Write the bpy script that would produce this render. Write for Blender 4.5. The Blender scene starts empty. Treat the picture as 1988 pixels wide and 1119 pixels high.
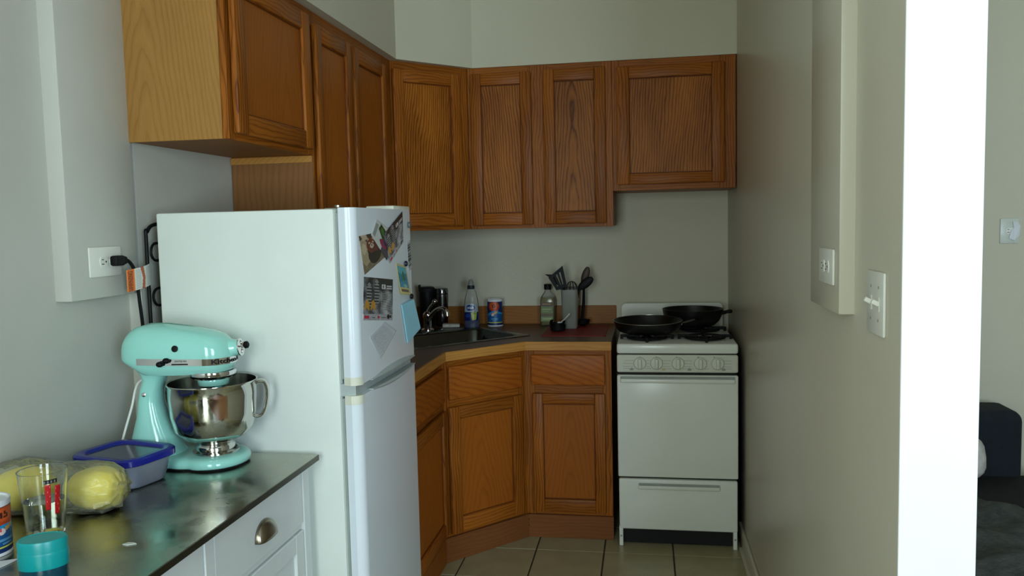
import bpy, bmesh, math, random
from mathutils import Vector, Matrix
random.seed(7)
PI = math.pi
S = bpy.context.scene
COL = S.collection
# ------------------------------------------------------------------ camera, sky, window light, exposure
F_PX, YAW, PITCH, ROLL, CAM_H = 1571.6, 0.1637, 0.0780, 0.0227, 1.4449
cam = bpy.data.cameras.new('camera'); cam.sensor_fit = 'HORIZONTAL'; cam.sensor_width = 36.0
cam.lens = F_PX / 1988.0 * 36.0; cam.clip_start = 0.05; cam.clip_end = 60
co = bpy.data.objects.new('camera', cam); COL.objects.link(co); S.camera = co
fw = Vector((-math.sin(YAW) * math.cos(PITCH), math.cos(YAW) * math.cos(PITCH), -math.sin(PITCH)))
rt = Vector((math.cos(YAW), math.sin(YAW), 0)); dn = fw.cross(rt)
cr, sr = math.cos(ROLL), math.sin(ROLL)
xr, yd = cr * rt + sr * dn, -sr * rt + cr * dn
M = Matrix((xr, -yd, -fw)).transposed().to_4x4(); M.translation = Vector((0, 0, CAM_H)); co.matrix_world = M

XL, XR, YB, ZC = -1.475, 0.42, 4.28, 2.75          # kitchen: left wall, right wall, back wall, ceiling
XK = -1.435                                        # the kitchen's own left wall
PIL, PY = 0.545, 1.43                              # the partition's far face and its end
XE, YS, YN = 3.2, -1.0, 3.70                       # living side: east, south (windows), north
WINS = ((-0.85, -0.15), (0.80, 1.90)); WZ0, WZ1 = 0.75, 2.15
w = bpy.data.worlds.new('sky'); S.world = w; w.use_nodes = True
w.node_tree.nodes['Background'].inputs[0].default_value = (0.80, 0.93, 1.0, 1); w.node_tree.nodes['Background'].inputs[1].default_value = 1.5
for i, (a, b) in enumerate(WINS):
    L = bpy.data.lights.new('daylight', 'AREA'); L.shape = 'RECTANGLE'; L.size = b - a; L.size_y = WZ1 - WZ0
    L.energy = (44, 80)[i]; L.color = ((0.85, 1.0, 0.99), (0.75, 0.95, 1.14))[i]
    o = bpy.data.objects.new('daylight', L); COL.objects.link(o); o.location = ((a + b) / 2, YS - 0.17, (WZ0 + WZ1) / 2); o.rotation_euler = (PI / 2, 0, 0)
S.view_settings.view_transform = 'Standard'; S.view_settings.look = 'None'
S.view_settings.exposure = 0.0; S.view_settings.gamma = 1.0; S.view_settings.use_curve_mapping = False
S.cycles.max_bounces = 12; S.cycles.diffuse_bounces = 6; S.cycles.transparent_max_bounces = 16; S.cycles.caustics_reflective = False

# ------------------------------------------------------------------ materials
def lin(c):
    return tuple((v / 255 / 12.92 if v / 255 <= 0.04045 else ((v / 255 + 0.055) / 1.055) ** 2.4) for v in c)
def new_mat(name):
    m = bpy.data.materials.new(name); m.use_nodes = True
    return m, m.node_tree.nodes, m.node_tree.links, m.node_tree.nodes['Principled BSDF']
def mat(name, rgb, rough=0.5, metal=0.0, spec=0.5, var=0.06, scale=20.0, bump=0.0, bscale=80.0, trans=0.0, ior=1.45, alpha=1.0, rvar=0.0, coat=0.0, sss=0.0):
    """plain paint / plastic / metal with a little procedural mottling"""
    m, N, L, P = new_mat(name); c = lin(rgb)
    tc = N.new('ShaderNodeTexCoord'); nz = N.new('ShaderNodeTexNoise'); nz.inputs['Scale'].default_value = scale; nz.inputs['Detail'].default_value = 4
    L.new(tc.outputs['Object'], nz.inputs['Vector'])
    cr = N.new('ShaderNodeValToRGB'); cr.color_ramp.elements[0].position = 0.3; cr.color_ramp.elements[1].position = 0.7
    cr.color_ramp.elements[0].color = tuple(max(0, v * (1 - var)) for v in c) + (1,); cr.color_ramp.elements[1].color = tuple(min(1, v * (1 + var)) for v in c) + (1,)
    L.new(nz.outputs['Fac'], cr.inputs['Fac']); L.new(cr.outputs['Color'], P.inputs['Base Color'])
    P.inputs['Roughness'].default_value = rough; P.inputs['Metallic'].default_value = metal; P.inputs['Specular IOR Level'].default_value = spec
    P.inputs['IOR'].default_value = ior; P.inputs['Transmission Weight'].default_value = trans; P.inputs['Alpha'].default_value = alpha; P.inputs['Coat Weight'].default_value = coat
    P.inputs['Subsurface Weight'].default_value = sss
    if rvar:
        mr = N.new('ShaderNodeMapRange'); mr.inputs['To Min'].default_value = max(0.02, rough - rvar); mr.inputs['To Max'].default_value = rough + rvar
        mr.inputs['From Min'].default_value = 0.35; mr.inputs['From Max'].default_value = 0.65
        L.new(nz.outputs['Fac'], mr.inputs['Value']); L.new(mr.outputs['Result'], P.inputs['Roughness'])
    if bump:
        n2 = N.new('ShaderNodeTexNoise'); n2.inputs['Scale'].default_value = bscale; n2.inputs['Detail'].default_value = 3
        L.new(tc.outputs['Object'], n2.inputs['Vector']); b = N.new('ShaderNodeBump'); b.inputs['Strength'].default_value = bump; b.inputs['Distance'].default_value = 0.01
        L.new(n2.outputs['Fac'], b.inputs['Height']); L.new(b.outputs['Normal'], P.inputs['Normal'])
    return m
def oak(name, along, light, dark, arch=0.0, freq=75.0, rough=0.42, contrast=1.0, wobble=0.055):
    """oak: growth-ring lines (cathedral arches where arch > 0) plus fine pores, in the thing's own coordinates"""
    m, N, L, P = new_mat(name)
    tc = N.new('ShaderNodeTexCoord'); oi = N.new('ShaderNodeObjectInfo'); sp = N.new('ShaderNodeSeparateXYZ'); L.new(tc.outputs['Object'], sp.inputs[0])
    def math_(op, a, b=None, c=None):
        n = N.new('ShaderNodeMath'); n.operation = op
        for i, v in enumerate((a, b, c)):
            if v is None: continue
            if isinstance(v, (int, float)): n.inputs[i].default_value = v
            else: L.new(v, n.inputs[i])
        return n.outputs[0]
    al, ac = (sp.outputs['Z'], sp.outputs['X']) if along == 'z' else (sp.outputs['X'], sp.outputs['Z'])
    rnd = math_('MULTIPLY', oi.outputs['Random'], 13.7)
    ac = math_('ADD', ac, math_('MULTIPLY', sp.outputs['Y'], 0.8))
    cb = N.new('ShaderNodeCombineXYZ'); L.new(math_('MULTIPLY', ac, 5.0), cb.inputs[0]); L.new(math_('MULTIPLY', al, 1.6), cb.inputs[1]); L.new(rnd, cb.inputs[2])
    n1 = N.new('ShaderNodeTexNoise'); n1.inputs['Scale'].default_value = 1.6; n1.inputs['Detail'].default_value = 2.5; L.new(cb.outputs[0], n1.inputs['Vector'])
    cb2 = N.new('ShaderNodeCombineXYZ'); L.new(math_('MULTIPLY', ac, 60.0), cb2.inputs[0]); L.new(math_('MULTIPLY', al, 7.0), cb2.inputs[1]); L.new(rnd, cb2.inputs[2])
    n3 = N.new('ShaderNodeTexNoise'); n3.inputs['Scale'].default_value = 1.0; n3.inputs['Detail'].default_value = 2; L.new(cb2.outputs[0], n3.inputs['Vector'])
    wob = math_('ADD', math_('MULTIPLY', math_('SUBTRACT', n1.outputs['Fac'], 0.5), wobble), math_('MULTIPLY', math_('SUBTRACT', n3.outputs['Fac'], 0.5), 0.007))
    if arch:
        # distance from the heart of the board, rounded at the middle, opening along the board
        off = N.new('ShaderNodeAttribute'); off.attribute_type = 'OBJECT'; off.attribute_name = 'heart'
        d = math_('SUBTRACT', ac, off.outputs['Fac']); r = math_('SQRT', math_('ADD', math_('MULTIPLY', d, d), 0.0006))
        ph = math_('ADD', math_('ADD', math_('MULTIPLY', r, 0.75), wob), math_('MULTIPLY', al, arch))
    else:
        ph = math_('ADD', math_('ADD', math_('MULTIPLY', ac, 0.8), wob), rnd)
    saw = math_('FRACT', math_('MULTIPLY', ph, freq))
    ring = N.new('ShaderNodeValToRGB'); e = ring.color_ramp.elements
    e[0].position = 0.0; e[0].color = (0.15, 0.15, 0.15, 1); e[1].position = 1.0; e[1].color = (0.2, 0.2, 0.2, 1)
    q = e.new(0.10); q.color = (0.75, 0.75, 0.75, 1); q = e.new(0.55); q.color = (1, 1, 1, 1); q = e.new(0.88); q.color = (0.55, 0.55, 0.55, 1)
    L.new(saw, ring.inputs['Fac'])
    cb3 = N.new('ShaderNodeCombineXYZ'); L.new(math_('MULTIPLY', ac, 420.0), cb3.inputs[0]); L.new(math_('MULTIPLY', al, 14.0), cb3.inputs[1]); L.new(rnd, cb3.inputs[2])
    n2 = N.new('ShaderNodeTexNoise'); n2.inputs['Scale'].default_value = 1.0; n2.inputs['Detail'].default_value = 2; L.new(cb3.outputs[0], n2.inputs['Vector'])
    fac = math_('ADD', math_('MULTIPLY', ring.outputs['Color'], 0.62), math_('MULTIPLY', n2.outputs['Fac'], 0.40))
    fac = math_('ADD', fac, math_('MULTIPLY', math_('SUBTRACT', n1.outputs['Fac'], 0.5), 0.7))
    fac = math_('ADD', math_('MULTIPLY', math_('SUBTRACT', fac, 0.7), contrast), 0.7)
    mx = N.new('ShaderNodeValToRGB'); e = mx.color_ramp.elements; e[0].position = 0.25; e[1].position = 0.95
    e[0].color = lin(dark) + (1,); e[1].color = lin(light) + (1,)
    L.new(fac, mx.inputs['Fac'])
    hs = N.new('ShaderNodeHueSaturation'); L.new(mx.outputs['Color'], hs.inputs['Color']); L.new(math_('ADD', math_('MULTIPLY', oi.outputs['Random'], 0.24), 0.88), hs.inputs['Value'])
    L.new(hs.outputs['Color'], P.inputs['Base Color']); P.inputs['Roughness'].default_value = rough; P.inputs['Specular IOR Level'].default_value = 0.18
    bp = N.new('ShaderNodeBump'); bp.inputs['Strength'].default_value = 0.12; bp.inputs['Distance'].default_value = 0.002; L.new(n2.outputs['Fac'], bp.inputs['Height']); L.new(bp.outputs['Normal'], P.inputs['Normal'])
    return m
def film(name, rgb, opacity, rough=0.15, gloss=0.25, bump=0.0):
    """thin clear or milky film: transparent + diffuse + gloss"""
    m, N, L, P = new_mat(name); N.remove(P); out = N['Material Output']; c = lin(rgb) + (1,)
    t = N.new('ShaderNodeBsdfTransparent'); d = N.new('ShaderNodeBsdfPrincipled'); d.inputs['Base Color'].default_value = c; d.inputs['Roughness'].default_value = rough
    g = N.new('ShaderNodeBsdfGlossy'); g.inputs['Roughness'].default_value = rough
    m1 = N.new('ShaderNodeMixShader'); m1.inputs[0].default_value = opacity; L.new(t.outputs[0], m1.inputs[1]); L.new(d.outputs[0], m1.inputs[2])
    lw = N.new('ShaderNodeLayerWeight'); lw.inputs['Blend'].default_value = gloss
    m2 = N.new('ShaderNodeMixShader'); L.new(lw.outputs['Fresnel'], m2.inputs[0]); L.new(m1.outputs[0], m2.inputs[1]); L.new(g.outputs[0], m2.inputs[2]); L.new(m2.outputs[0], out.inputs[0])
    if bump:
        tc = N.new('ShaderNodeTexCoord'); nz = N.new('ShaderNodeTexNoise'); nz.inputs['Scale'].default_value = 35; nz.inputs['Detail'].default_value = 4; L.new(tc.outputs['Object'], nz.inputs['Vector'])
        b = N.new('ShaderNodeBump'); b.inputs['Strength'].default_value = bump; b.inputs['Distance'].default_value = 0.01; L.new(nz.outputs['Fac'], b.inputs['Height'])
        for n in (d, g): L.new(b.outputs['Normal'], n.inputs['Normal'])
    return m
def print_mat(name, rough=0.4):
    m, N, L, P = new_mat(name); a = N.new('ShaderNodeAttribute'); a.attribute_name = 'Col'; L.new(a.outputs['Color'], P.inputs['Base Color']); P.inputs['Roughness'].default_value = rough
    return m

LIGHT, DARK = (168, 98, 31), (98, 47, 10)
OAK_V = oak('oak_upright', 'z', LIGHT, DARK, freq=95); OAK_H = oak('oak_lying', 'x', LIGHT, DARK, freq=95, contrast=.8)
OAK_SHADE = oak('oak_panel_shade', 'z', (112, 60, 20), (84, 42, 12), contrast=.5)  # darker oak tone standing in for the shade around door panels
OAK_PS = oak('oak_panel_plain', 'z', (172, 98, 30), (134, 70, 18), arch=0.10, freq=70, contrast=0.5)
OAK_P = oak('oak_panel', 'z', (170, 102, 32), (92, 44, 9), arch=0.06, freq=105, wobble=0.04, contrast=1.25)
OAK_PH = oak('oak_drawer_front', 'x', (172, 96, 30), (120, 60, 14), arch=0.2, freq=60, contrast=.75)
OAK_S = oak('oak_toe_board', 'x', (132, 82, 46), (106, 64, 34), contrast=0.6)
OAK_EDGE = oak('oak_edging', 'x', (200, 146, 74), (166, 110, 50), contrast=0.7)
OAK_BS = oak('oak_backsplash', 'x', (166, 110, 50), (140, 86, 34), contrast=0.6)
OAK_END = oak('oak_veneer', 'z', (170, 126, 66), (136, 94, 44), arch=0.07, freq=120, contrast=0.6, wobble=.03, rough=0.5)
OAK_END2 = oak('oak_veneer_red', 'z', (150, 104, 62), (118, 78, 44), contrast=0.6, rough=0.55)
PAINT = mat('wall_paint', (203, 199, 176), 0.42, var=0.02, scale=3, bump=0.06, bscale=60, spec=0.4)
PAINT_L = mat('wall_paint_plaster', (200, 200, 190), 0.45, var=0.03, scale=4, bump=0.10, bscale=14, spec=0.4)
PAINT_R = mat('wall_paint_satin', (204, 199, 180), 0.32, var=0.03, scale=2.5, bump=0.03, bscale=7, spec=0.4)
WHITE_TRIM = mat('white_trim_paint', (226, 226, 216), 0.35, var=0.02)
CEIL = mat('ceiling_paint', (225, 225, 218), 0.8, var=0.02)
GROUT = mat('grout', (62, 54, 40), 0.9, var=0.2, bump=0.2)
TILE = mat('floor_tile_glaze', (156, 148, 114), 0.32, var=0.10, scale=9, bump=0.05)
WOODFLOOR = oak('living_floor', 'x', (150, 105, 65), (110, 72, 40))
LAMINATE = mat('brown_laminate', (94, 62, 42), 0.38, var=0.14, scale=60)
ENAMEL = mat('white_enamel', (228, 232, 222), 0.22, var=0.015, scale=6, spec=0.5)
ENAMEL_P = mat('stove_panel_enamel', (214, 216, 202), 0.32, var=0.02)
FRIDGE = mat('fridge_side_paint', (226, 233, 224), 0.36, var=0.02, scale=8, bump=0.03, bscale=400)
FRIDGE_D = mat('fridge_door_paint', (232, 240, 246), 0.22, var=0.01, scale=8)
CREAM = mat('cream_plastic', (226, 226, 206), 0.4)
GASKET = mat('door_gasket', (150, 158, 150), 0.6)
HGREY = mat('grey_handle_plastic', (176, 186, 184), 0.35)
BLACK = mat('black_plastic', (9, 9, 10), 0.55, spec=0.25)
BLACKM = mat('black_matt', (9, 9, 9), 0.7)
IRON = mat('cast_iron', (10, 10, 10), 0.65, bump=0.1, spec=.3)
NONSTICK = mat('nonstick_coating', (14, 15, 14), 0.34, var=0.2)
STEEL = mat('polished_steel', (205, 205, 200), 0.10, metal=1.0, var=0.02)
STEEL_B = mat('brushed_steel', (150, 152, 148), 0.30, metal=1.0, var=0.06, scale=30)
STEEL_T = mat('table_steel', (165, 165, 148), 0.24, metal=1.0, var=0.22, scale=9, rvar=0.12)
STEEL_E = mat('table_steel_edge', (92, 90, 78), 0.35, metal=1.0, var=0.1)
DSTEEL = mat('dark_steel', (120, 120, 122), 0.16, metal=1.0, var=0.04)
CHROME = mat('chrome', (225, 225, 225), 0.06, metal=1.0, var=0.01)
NICKEL = mat('brushed_nickel', (150, 140, 122), 0.28, metal=1.0)
AQUA = mat('aqua_enamel', (156, 222, 208), 0.16, var=0.01, coat=0.4)
AQUA_D = mat('aqua_shaft', (120, 205, 190), 0.25)
CARTW = mat('white_cart_paint', (222, 228, 226), 0.38, var=0.02)
SWITCHW = mat('switch_plastic', (232, 232, 222), 0.35, var=0.01)
NAVYLID = mat('blue_lid_plastic', (26, 34, 140), 0.25)
NAVYLID2 = film('blue_lid_window', (60, 72, 130), 0.45, 0.15, 0.3)
TUBM = film('milky_tub', (190, 198, 215), 0.62, 0.3, 0.2)
TEAL = mat('teal_plastic', (8, 150, 150), 0.3)
TEALB = mat('dark_teal_jar', (6, 60, 76), 0.15, coat=0.4)
RED = mat('red_mat', (130, 14, 8), 0.55, bump=0.1, bscale=300)
FROST = film('frosted_plastic', (150, 152, 142), 0.66, 0.4, 0.10)
CLEARB = film('clear_bottle', (190, 200, 196), 0.12, 0.08, 0.16)
BAG = film('bag_film', (236, 236, 205), 0.22, 0.14, 0.22, bump=0.9)
OLIVE = mat('olive_oil', (112, 104, 44), 0.15)
SOAPB = mat('blue_soap', (8, 20, 84), 0.2)
GLASS = mat('clear_glass', (250, 252, 250), 0.0, trans=1.0, ior=1.45, var=0.0)
WATER = mat('water', (246, 250, 240), 0.0, trans=1.0, ior=1.33, var=0.0)
YELLOW = mat('yellow_crust', (236, 214, 22), 0.6, var=0.12, scale=18)
PAPER = mat('white_paper', (222, 226, 228), 0.7, var=0.02)
PALEBLUE = mat('pale_blue_paper', (150, 205, 222), 0.6, var=0.02)
DARKWOOD = mat('dark_spoon_wood', (60, 40, 24), 0.5, var=0.2)
NAVYCLOTH = mat('navy_cloth', (18, 24, 32), 0.9, var=0.2, scale=40, bump=0.2, bscale=300)
BLACKCLOTH = mat('black_cloth', (13, 14, 15), 0.9, var=0.2, scale=40, bump=0.2, bscale=300)
GREYCLOTH = mat('grey_blanket', (64, 68, 64), 0.95, var=0.35, scale=25, bump=0.5, bscale=120)
PILLOW = mat('pillow_cloth', (190, 186, 178), 0.9, var=0.2, scale=30)
SOLE = mat('sponge', (200, 196, 182), 0.9, var=0.2, scale=60, bump=0.3)
PRINT = print_mat('print'); PRINT_G = print_mat('glossy_print', 0.25)
PANE = film('window_glass', (240, 248, 245), 0.02, 0.0, 0.1)
WIRE = mat('dark_wire', (40, 40, 40), .35, metal=.8)
SMUDGE = mat('crumb', (200, 205, 195), 0.8)
REDPRINT = mat('red_print', (190, 28, 30), 0.4)

# ------------------------------------------------------------------ mesh helpers
class B:
    def __init__(s): s.bm = bmesh.new()
    def _v(s, pts): return [s.bm.verts.new(p) for p in pts]
    def box(s, x0, x1, y0, y1, z0, z1, bev=0.0, seg=2, mtx=None):
        t = bmesh.new(); bmesh.ops.create_cube(t, size=1.0)
        for v in t.verts: v.co = Vector(((x0 + x1) / 2 + v.co.x * (x1 - x0), (y0 + y1) / 2 + v.co.y * (y1 - y0), (z0 + z1) / 2 + v.co.z * (z1 - z0)))
        if bev: bmesh.ops.bevel(t, geom=list(t.edges), offset=bev, segments=seg, affect='EDGES', profile=0.5)
        if mtx: bmesh.ops.transform(t, matrix=mtx, verts=t.verts)
        s.add(t); return s
    def add(s, t):
        mp = {v: s.bm.verts.new(v.co) for v in t.verts}
        for f in t.faces:
            try: s.bm.faces.new([mp[v] for v in f.verts])
            except ValueError: pass
        t.free()
    def loft(s, rings, cap0=True, cap1=True, closed=True, loop=False):
        R = [s._v(r) for r in rings]; n = len(R[0])
        k = len(R) if loop else len(R) - 1
        for i in range(k):
            a, b = R[i], R[(i + 1) % len(R)]
            for j in range(n if closed else n - 1):
                j2 = (j + 1) % n
                try: s.bm.faces.new((a[j], a[j2], b[j2], b[j]))
                except ValueError: pass
        if cap0 and not loop: s.bm.faces.new(R[0][::-1])
        if cap1 and not loop: s.bm.faces.new(R[-1])
        return s
    def lathe(s, prof, c=(0, 0, 0), n=32, ax=None, sx=1.0, sy=1.0, cap0=True, cap1=True, rz=0.0):
        """profile of (radius, height) about the z axis (or about ax through c)"""
        c = Vector(c); q = Vector((0, 0, 1)).rotation_difference(Vector(ax).normalized()) if ax else None
        rings = []
        for r, z in prof:
            ring = []
            for i in range(n):
                a = 2 * PI * i / n; p = Vector((r * sx * math.cos(a), r * sy * math.sin(a), z))
                if rz: p = Matrix.Rotation(rz, 3, 'Z') @ p
                if q: p = q @ p
                ring.append(c + p)
            rings.append(ring)
        return s.loft(rings, cap0, cap1)
    def cyl(s, p0, p1, r0, r1=None, n=20):
        p0, p1 = Vector(p0), Vector(p1); d = p1 - p0
        return s.lathe([(r0, 0), (r0 if r1 is None else r1, d.length)], p0, n, ax=d)
    def tube(s, pts, r, n=8, flat=None, closed=False, cap=True):
        """round tube through points; r a number or one per point; flat=(ru, rv, up) gives an oval section"""
        P_ = [Vector(p) for p in pts]; m = len(P_); rings = []; prev = None
        for i in range(m):
            if closed: d = P_[(i + 1) % m] - P_[i - 1]
            else: d = P_[min(i + 1, m - 1)] - P_[max(i - 1, 0)]
            d.normalize()
            if flat: u = Vector(flat[2]) - d * d.dot(Vector(flat[2]))
            elif prev is None: u = d.orthogonal()
            else: u = prev - d * d.dot(prev)
            u.normalize(); prev = u; v = d.cross(u); rr = r[i] if isinstance(r, (list, tuple)) else r
            ru, rv = (flat[0] * rr, flat[1] * rr) if flat else (rr, rr)
            rings.append([P_[i] + u * (ru * math.cos(2 * PI * k / n)) + v * (rv * math.sin(2 * PI * k / n)) for k in range(n)])
        return s.loft(rings, cap, cap, loop=closed)
    def prism(s, poly, z0, z1, bev=0.0):
        t = bmesh.new(); f = t.faces.new([t.verts.new((p[0], p[1], z0)) for p in poly])
        r = bmesh.ops.extrude_face_region(t, geom=[f]); vs = [e for e in r['geom'] if isinstance(e, bmesh.types.BMVert)]
        for v in vs: v.co.z = z1
        bmesh.ops.recalc_face_normals(t, faces=t.faces)
        if bev: bmesh.ops.bevel(t, geom=list(t.edges), offset=bev, segments=2, affect='EDGES', profile=0.5)
        s.add(t); return s
    def ball(s, c, rx, ry, rz, n=20, m=12):
        prof = [(math.sin(PI * i / m), -math.cos(PI * i / m)) for i in range(1, m)]
        rings = [[Vector(c) + Vector((r * rx * math.cos(2 * PI * k / n), r * ry * math.sin(2 * PI * k / n), z * rz)) for k in range(n)] for r, z in prof]
        return s.loft(rings)
    def move(s, mtx): bmesh.ops.transform(s.bm, matrix=mtx, verts=s.bm.verts); return s
    def obj(s, name, m, parent=None, smooth=35, **props):
        bmesh.ops.recalc_face_normals(s.bm, faces=s.bm.faces)
        me = bpy.data.meshes.new(name); s.bm.to_mesh(me); s.bm.free()
        if smooth:
            for p in me.polygons: p.use_smooth = True
            me.set_sharp_from_angle(angle=math.radians(smooth))
        me.materials.append(m); o = bpy.data.objects.new(name, me); COL.objects.link(o)
        if parent: o.parent = parent
        for k, v in props.items(): o[k] = v
        return o
def thing(name, label, cat, loc=(0, 0, 0), rz=0.0, group=None):
    o = bpy.data.objects.new(name, None); COL.objects.link(o); o.location = loc; o.rotation_euler = (0, 0, rz); o.empty_display_size = 0.05
    return tag(o, label, cat, group)
def tag(o, label, cat, group=None):
    o['label'] = label; o['category'] = cat
    if group: o['group'] = group
    return o
def struct(o): o['kind'] = 'structure'; return o
def rot_about(c, axis, ang): c = Vector(c); return Matrix.Translation(c) @ Matrix.Rotation(ang, 4, axis) @ Matrix.Translation(-c)
def spline(pts, k=8):
    """Catmull-Rom through the points"""
    P_ = [Vector(p) for p in pts]; out = []
    for i in range(len(P_) - 1):
        a, b, c, d = P_[max(i - 1, 0)], P_[i], P_[i + 1], P_[min(i + 2, len(P_) - 1)]
        for j in range(k):
            t = j / k; out.append(0.5 * ((2 * b) + (c - a) * t + (2 * a - 5 * b + 4 * c - d) * t * t + (3 * b - a - 3 * c + d) * t ** 3))
    out.append(P_[-1]); return out
def rrect(cx, cy, hx, hy, r, n=6):
    out = []
    for qx, qy, a0 in ((1, 1, 0), (-1, 1, PI / 2), (-1, -1, PI), (1, -1, 3 * PI / 2)):
        for i in range(n + 1):
            a = a0 + PI / 2 * i / n; out.append((cx + qx * (hx - r) + r * math.cos(a), cy + qy * (hy - r) + r * math.sin(a)))
    return out

# ---- flat print: a grid of small quads, each with its own ink colour
FONT = {'A': '01110 10001 10001 11111 10001 10001 10001', 'D': '11110 10001 10001 10001 10001 10001 11110', 'G': '01111 10000 10000 10011 10001 10001 01111',
        'I': '111 010 010 010 010 010 111', 'N': '10001 11001 11001 10101 10011 10011 10001', 'R': '11110 10001 10001 11110 10100 10010 10001', 'W': '10001 10001 10001 10101 10101 11011 10001'}
class Ink:
    def __init__(s, W, H, bg): s.W, s.H = W, H; s.g = [[bg] * W for _ in range(H)]      # row 0 is the top
    def put(s, x, y, c):
        if 0 <= int(x) < s.W and 0 <= int(y) < s.H: s.g[int(y)][int(x)] = c
    def rect(s, x0, y0, x1, y1, c):
        for y in range(max(0, int(y0)), min(s.H, int(y1))):
            for x in range(max(0, int(x0)), min(s.W, int(x1))): s.g[y][x] = c
    def oval(s, cx, cy, rx, ry, c):
        for y in range(s.H):
            for x in range(s.W):
                if ((x + .5 - cx) / rx) ** 2 + ((y + .5 - cy) / ry) ** 2 <= 1: s.g[y][x] = c
    def poly(s, pts, c):
        for y in range(s.H):
            for x in range(s.W):
                px, py, ins = x + .5, y + .5, False
                for i in range(len(pts)):
                    (ax, ay), (bx, by) = pts[i - 1], pts[i]
                    if (ay > py) != (by > py) and px < (bx - ax) * (py - ay) / (by - ay) + ax: ins = not ins
                if ins: s.g[y][x] = c
    def text(s, x, y, t, c, vert=False):
        for ch in t:
            rows = FONT[ch].split()
            for j, r in enumerate(rows):
                for i, b in enumerate(r):
                    if b == '1': s.put(*((x + i, y + j) if not vert else (x + j, y - i)), c)
            if vert: y -= len(rows[0]) + 1
            else: x += len(rows[0]) + 1
    def grain(s, amt, seed=1):
        R = random.Random(seed)
        for y in range(s.H):
            for x in range(s.W):
                k = 1 + R.uniform(-amt, amt); s.g[y][x] = tuple(min(255, v * k) for v in s.g[y][x])
    def mesh(s, name, pos, parent=None, m=None, back=None):
        vs = [pos(i / s.W, 1 - j / s.H) for j in range(s.H + 1) for i in range(s.W + 1)]; W1 = s.W + 1
        fs = [(j * W1 + i, (j + 1) * W1 + i, (j + 1) * W1 + i + 1, j * W1 + i + 1) for j in range(s.H) for i in range(s.W)]
        me = bpy.data.meshes.new(name); me.from_pydata(vs, [], fs)
        a = me.color_attributes.new('Col', 'FLOAT_COLOR', 'CORNER'); k = 0
        for j in range(s.H):
            for i in range(s.W):
                c = lin(s.g[j][i]) + (1,)
                for _ in range(4): a.data[k].color = c; k += 1
        for p in me.polygons: p.use_smooth = True
        me.materials.append(m or PRINT); o = bpy.data.objects.new(name, me); COL.objects.link(o)
        if parent: o.parent = parent
        if back:
            md = o.modifiers.new('thickness', 'SOLIDIFY'); md.thickness = back; md.offset = -1
        return o
def on_can(c, r, z0, z1, a0, a1):
    """print wrapped on a cylinder between two angles"""
    return lambda u, v: (c[0] + r * math.cos(a0 + (a1 - a0) * u), c[1] + r * math.sin(a0 + (a1 - a0) * u), z0 + (z1 - z0) * v)
def letters(name, text, size, place, m, parent, extrude=0.0004, bold=0.0):
    cu = bpy.data.curves.new('lettering', 'FONT'); cu.body = text; cu.size = size; cu.extrude = extrude; cu.align_x = 'CENTER'; cu.resolution_u = 3; cu.offset = bold
    to = bpy.data.objects.new('lettering', cu); me = bpy.data.meshes.new_from_object(to); bpy.data.objects.remove(to); me.name = name
    for v in me.vertices: v.co = place(v.co.x, v.co.y, v.co.z)
    me.materials.clear(); me.materials.append(m); o = bpy.data.objects.new(name, me); COL.objects.link(o); o.parent = parent
    return o

# ------------------------------------------------------------------ the setting
def wall(name, *a, m=PAINT): return struct(B().box(*a).obj(name, m, smooth=0))
floor = wall('floor', XL - .1, PIL, 0.9, YB + .1, -0.12, -0.004, m=GROUT)
wall('floor', XL - .1, XE + .1, YS - .1, 0.9, -0.12, 0.0, m=WOODFLOOR); wall('floor', PIL, XE + .1, 0.9, YN + .1, -0.12, 0.0, m=WOODFLOOR)
GX = [-1.39 + .3 * i for i in range(-1, 7)]; GY = [3.47 + .3 * i for i in range(-8, 4)]
tile_me = None
tb = B().box(-.1465, .1465, -.1465, .1465, -.010, 0, 0.0009, 1)
t0 = tb.obj('tile', TILE, floor); tile_me = t0.data; first = True
for gx in GX:
    for gy in GY:
        cx, cy = gx + .15, gy + .15
        if cy > YB or cx < XL - .15 or cx > XR + .15: continue
        o = t0 if first else t0.copy()
        if not first: COL.objects.link(o)
        first = False; o.location = (cx, cy, random.uniform(-.0008, .0004)); o.rotation_euler = (random.uniform(-.002, .002), random.uniform(-.002, .002), 0)
wall('ceiling', XL - .1, XE + .1, YS - .1, YB + .1, ZC, ZC + .1, m=CEIL)
wall('wall_back', XL - .1, PIL, YB, YB + .1, 0, ZC)
wall('wall_left', XL - .1, XL, YS - .1, 2.125, 0, ZC, m=PAINT_L)
wall('wall_left', XL - .1, XK, 2.125, YB + .1, 0, ZC, m=PAINT_L)
b = B().box(XR, PIL, PY, YB + .1, 0, ZC, 0.004); struct(b.obj('wall_right', PAINT_R))
wall('wall_north', PIL, XE + .1, YN, YN + .1, 0, ZC)
wall('wall_east', XE, XE + .1, YS - .1, YN + .1, 0, ZC)
b = B()                                                             # the window wall behind the camera
xs = [XL - .1, WINS[0][0], WINS[0][1], WINS[1][0], WINS[1][1], XE + .1]
b.box(xs[0], xs[5], YS - .1, YS, 0, WZ0); b.box(xs[0], xs[5], YS - .1, YS, WZ1, ZC)
for i in (0, 2, 4): b.box(xs[i], xs[i + 1], YS - .1, YS, WZ0, WZ1)
struct(b.obj('wall_front', PAINT, smooth=0))
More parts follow.
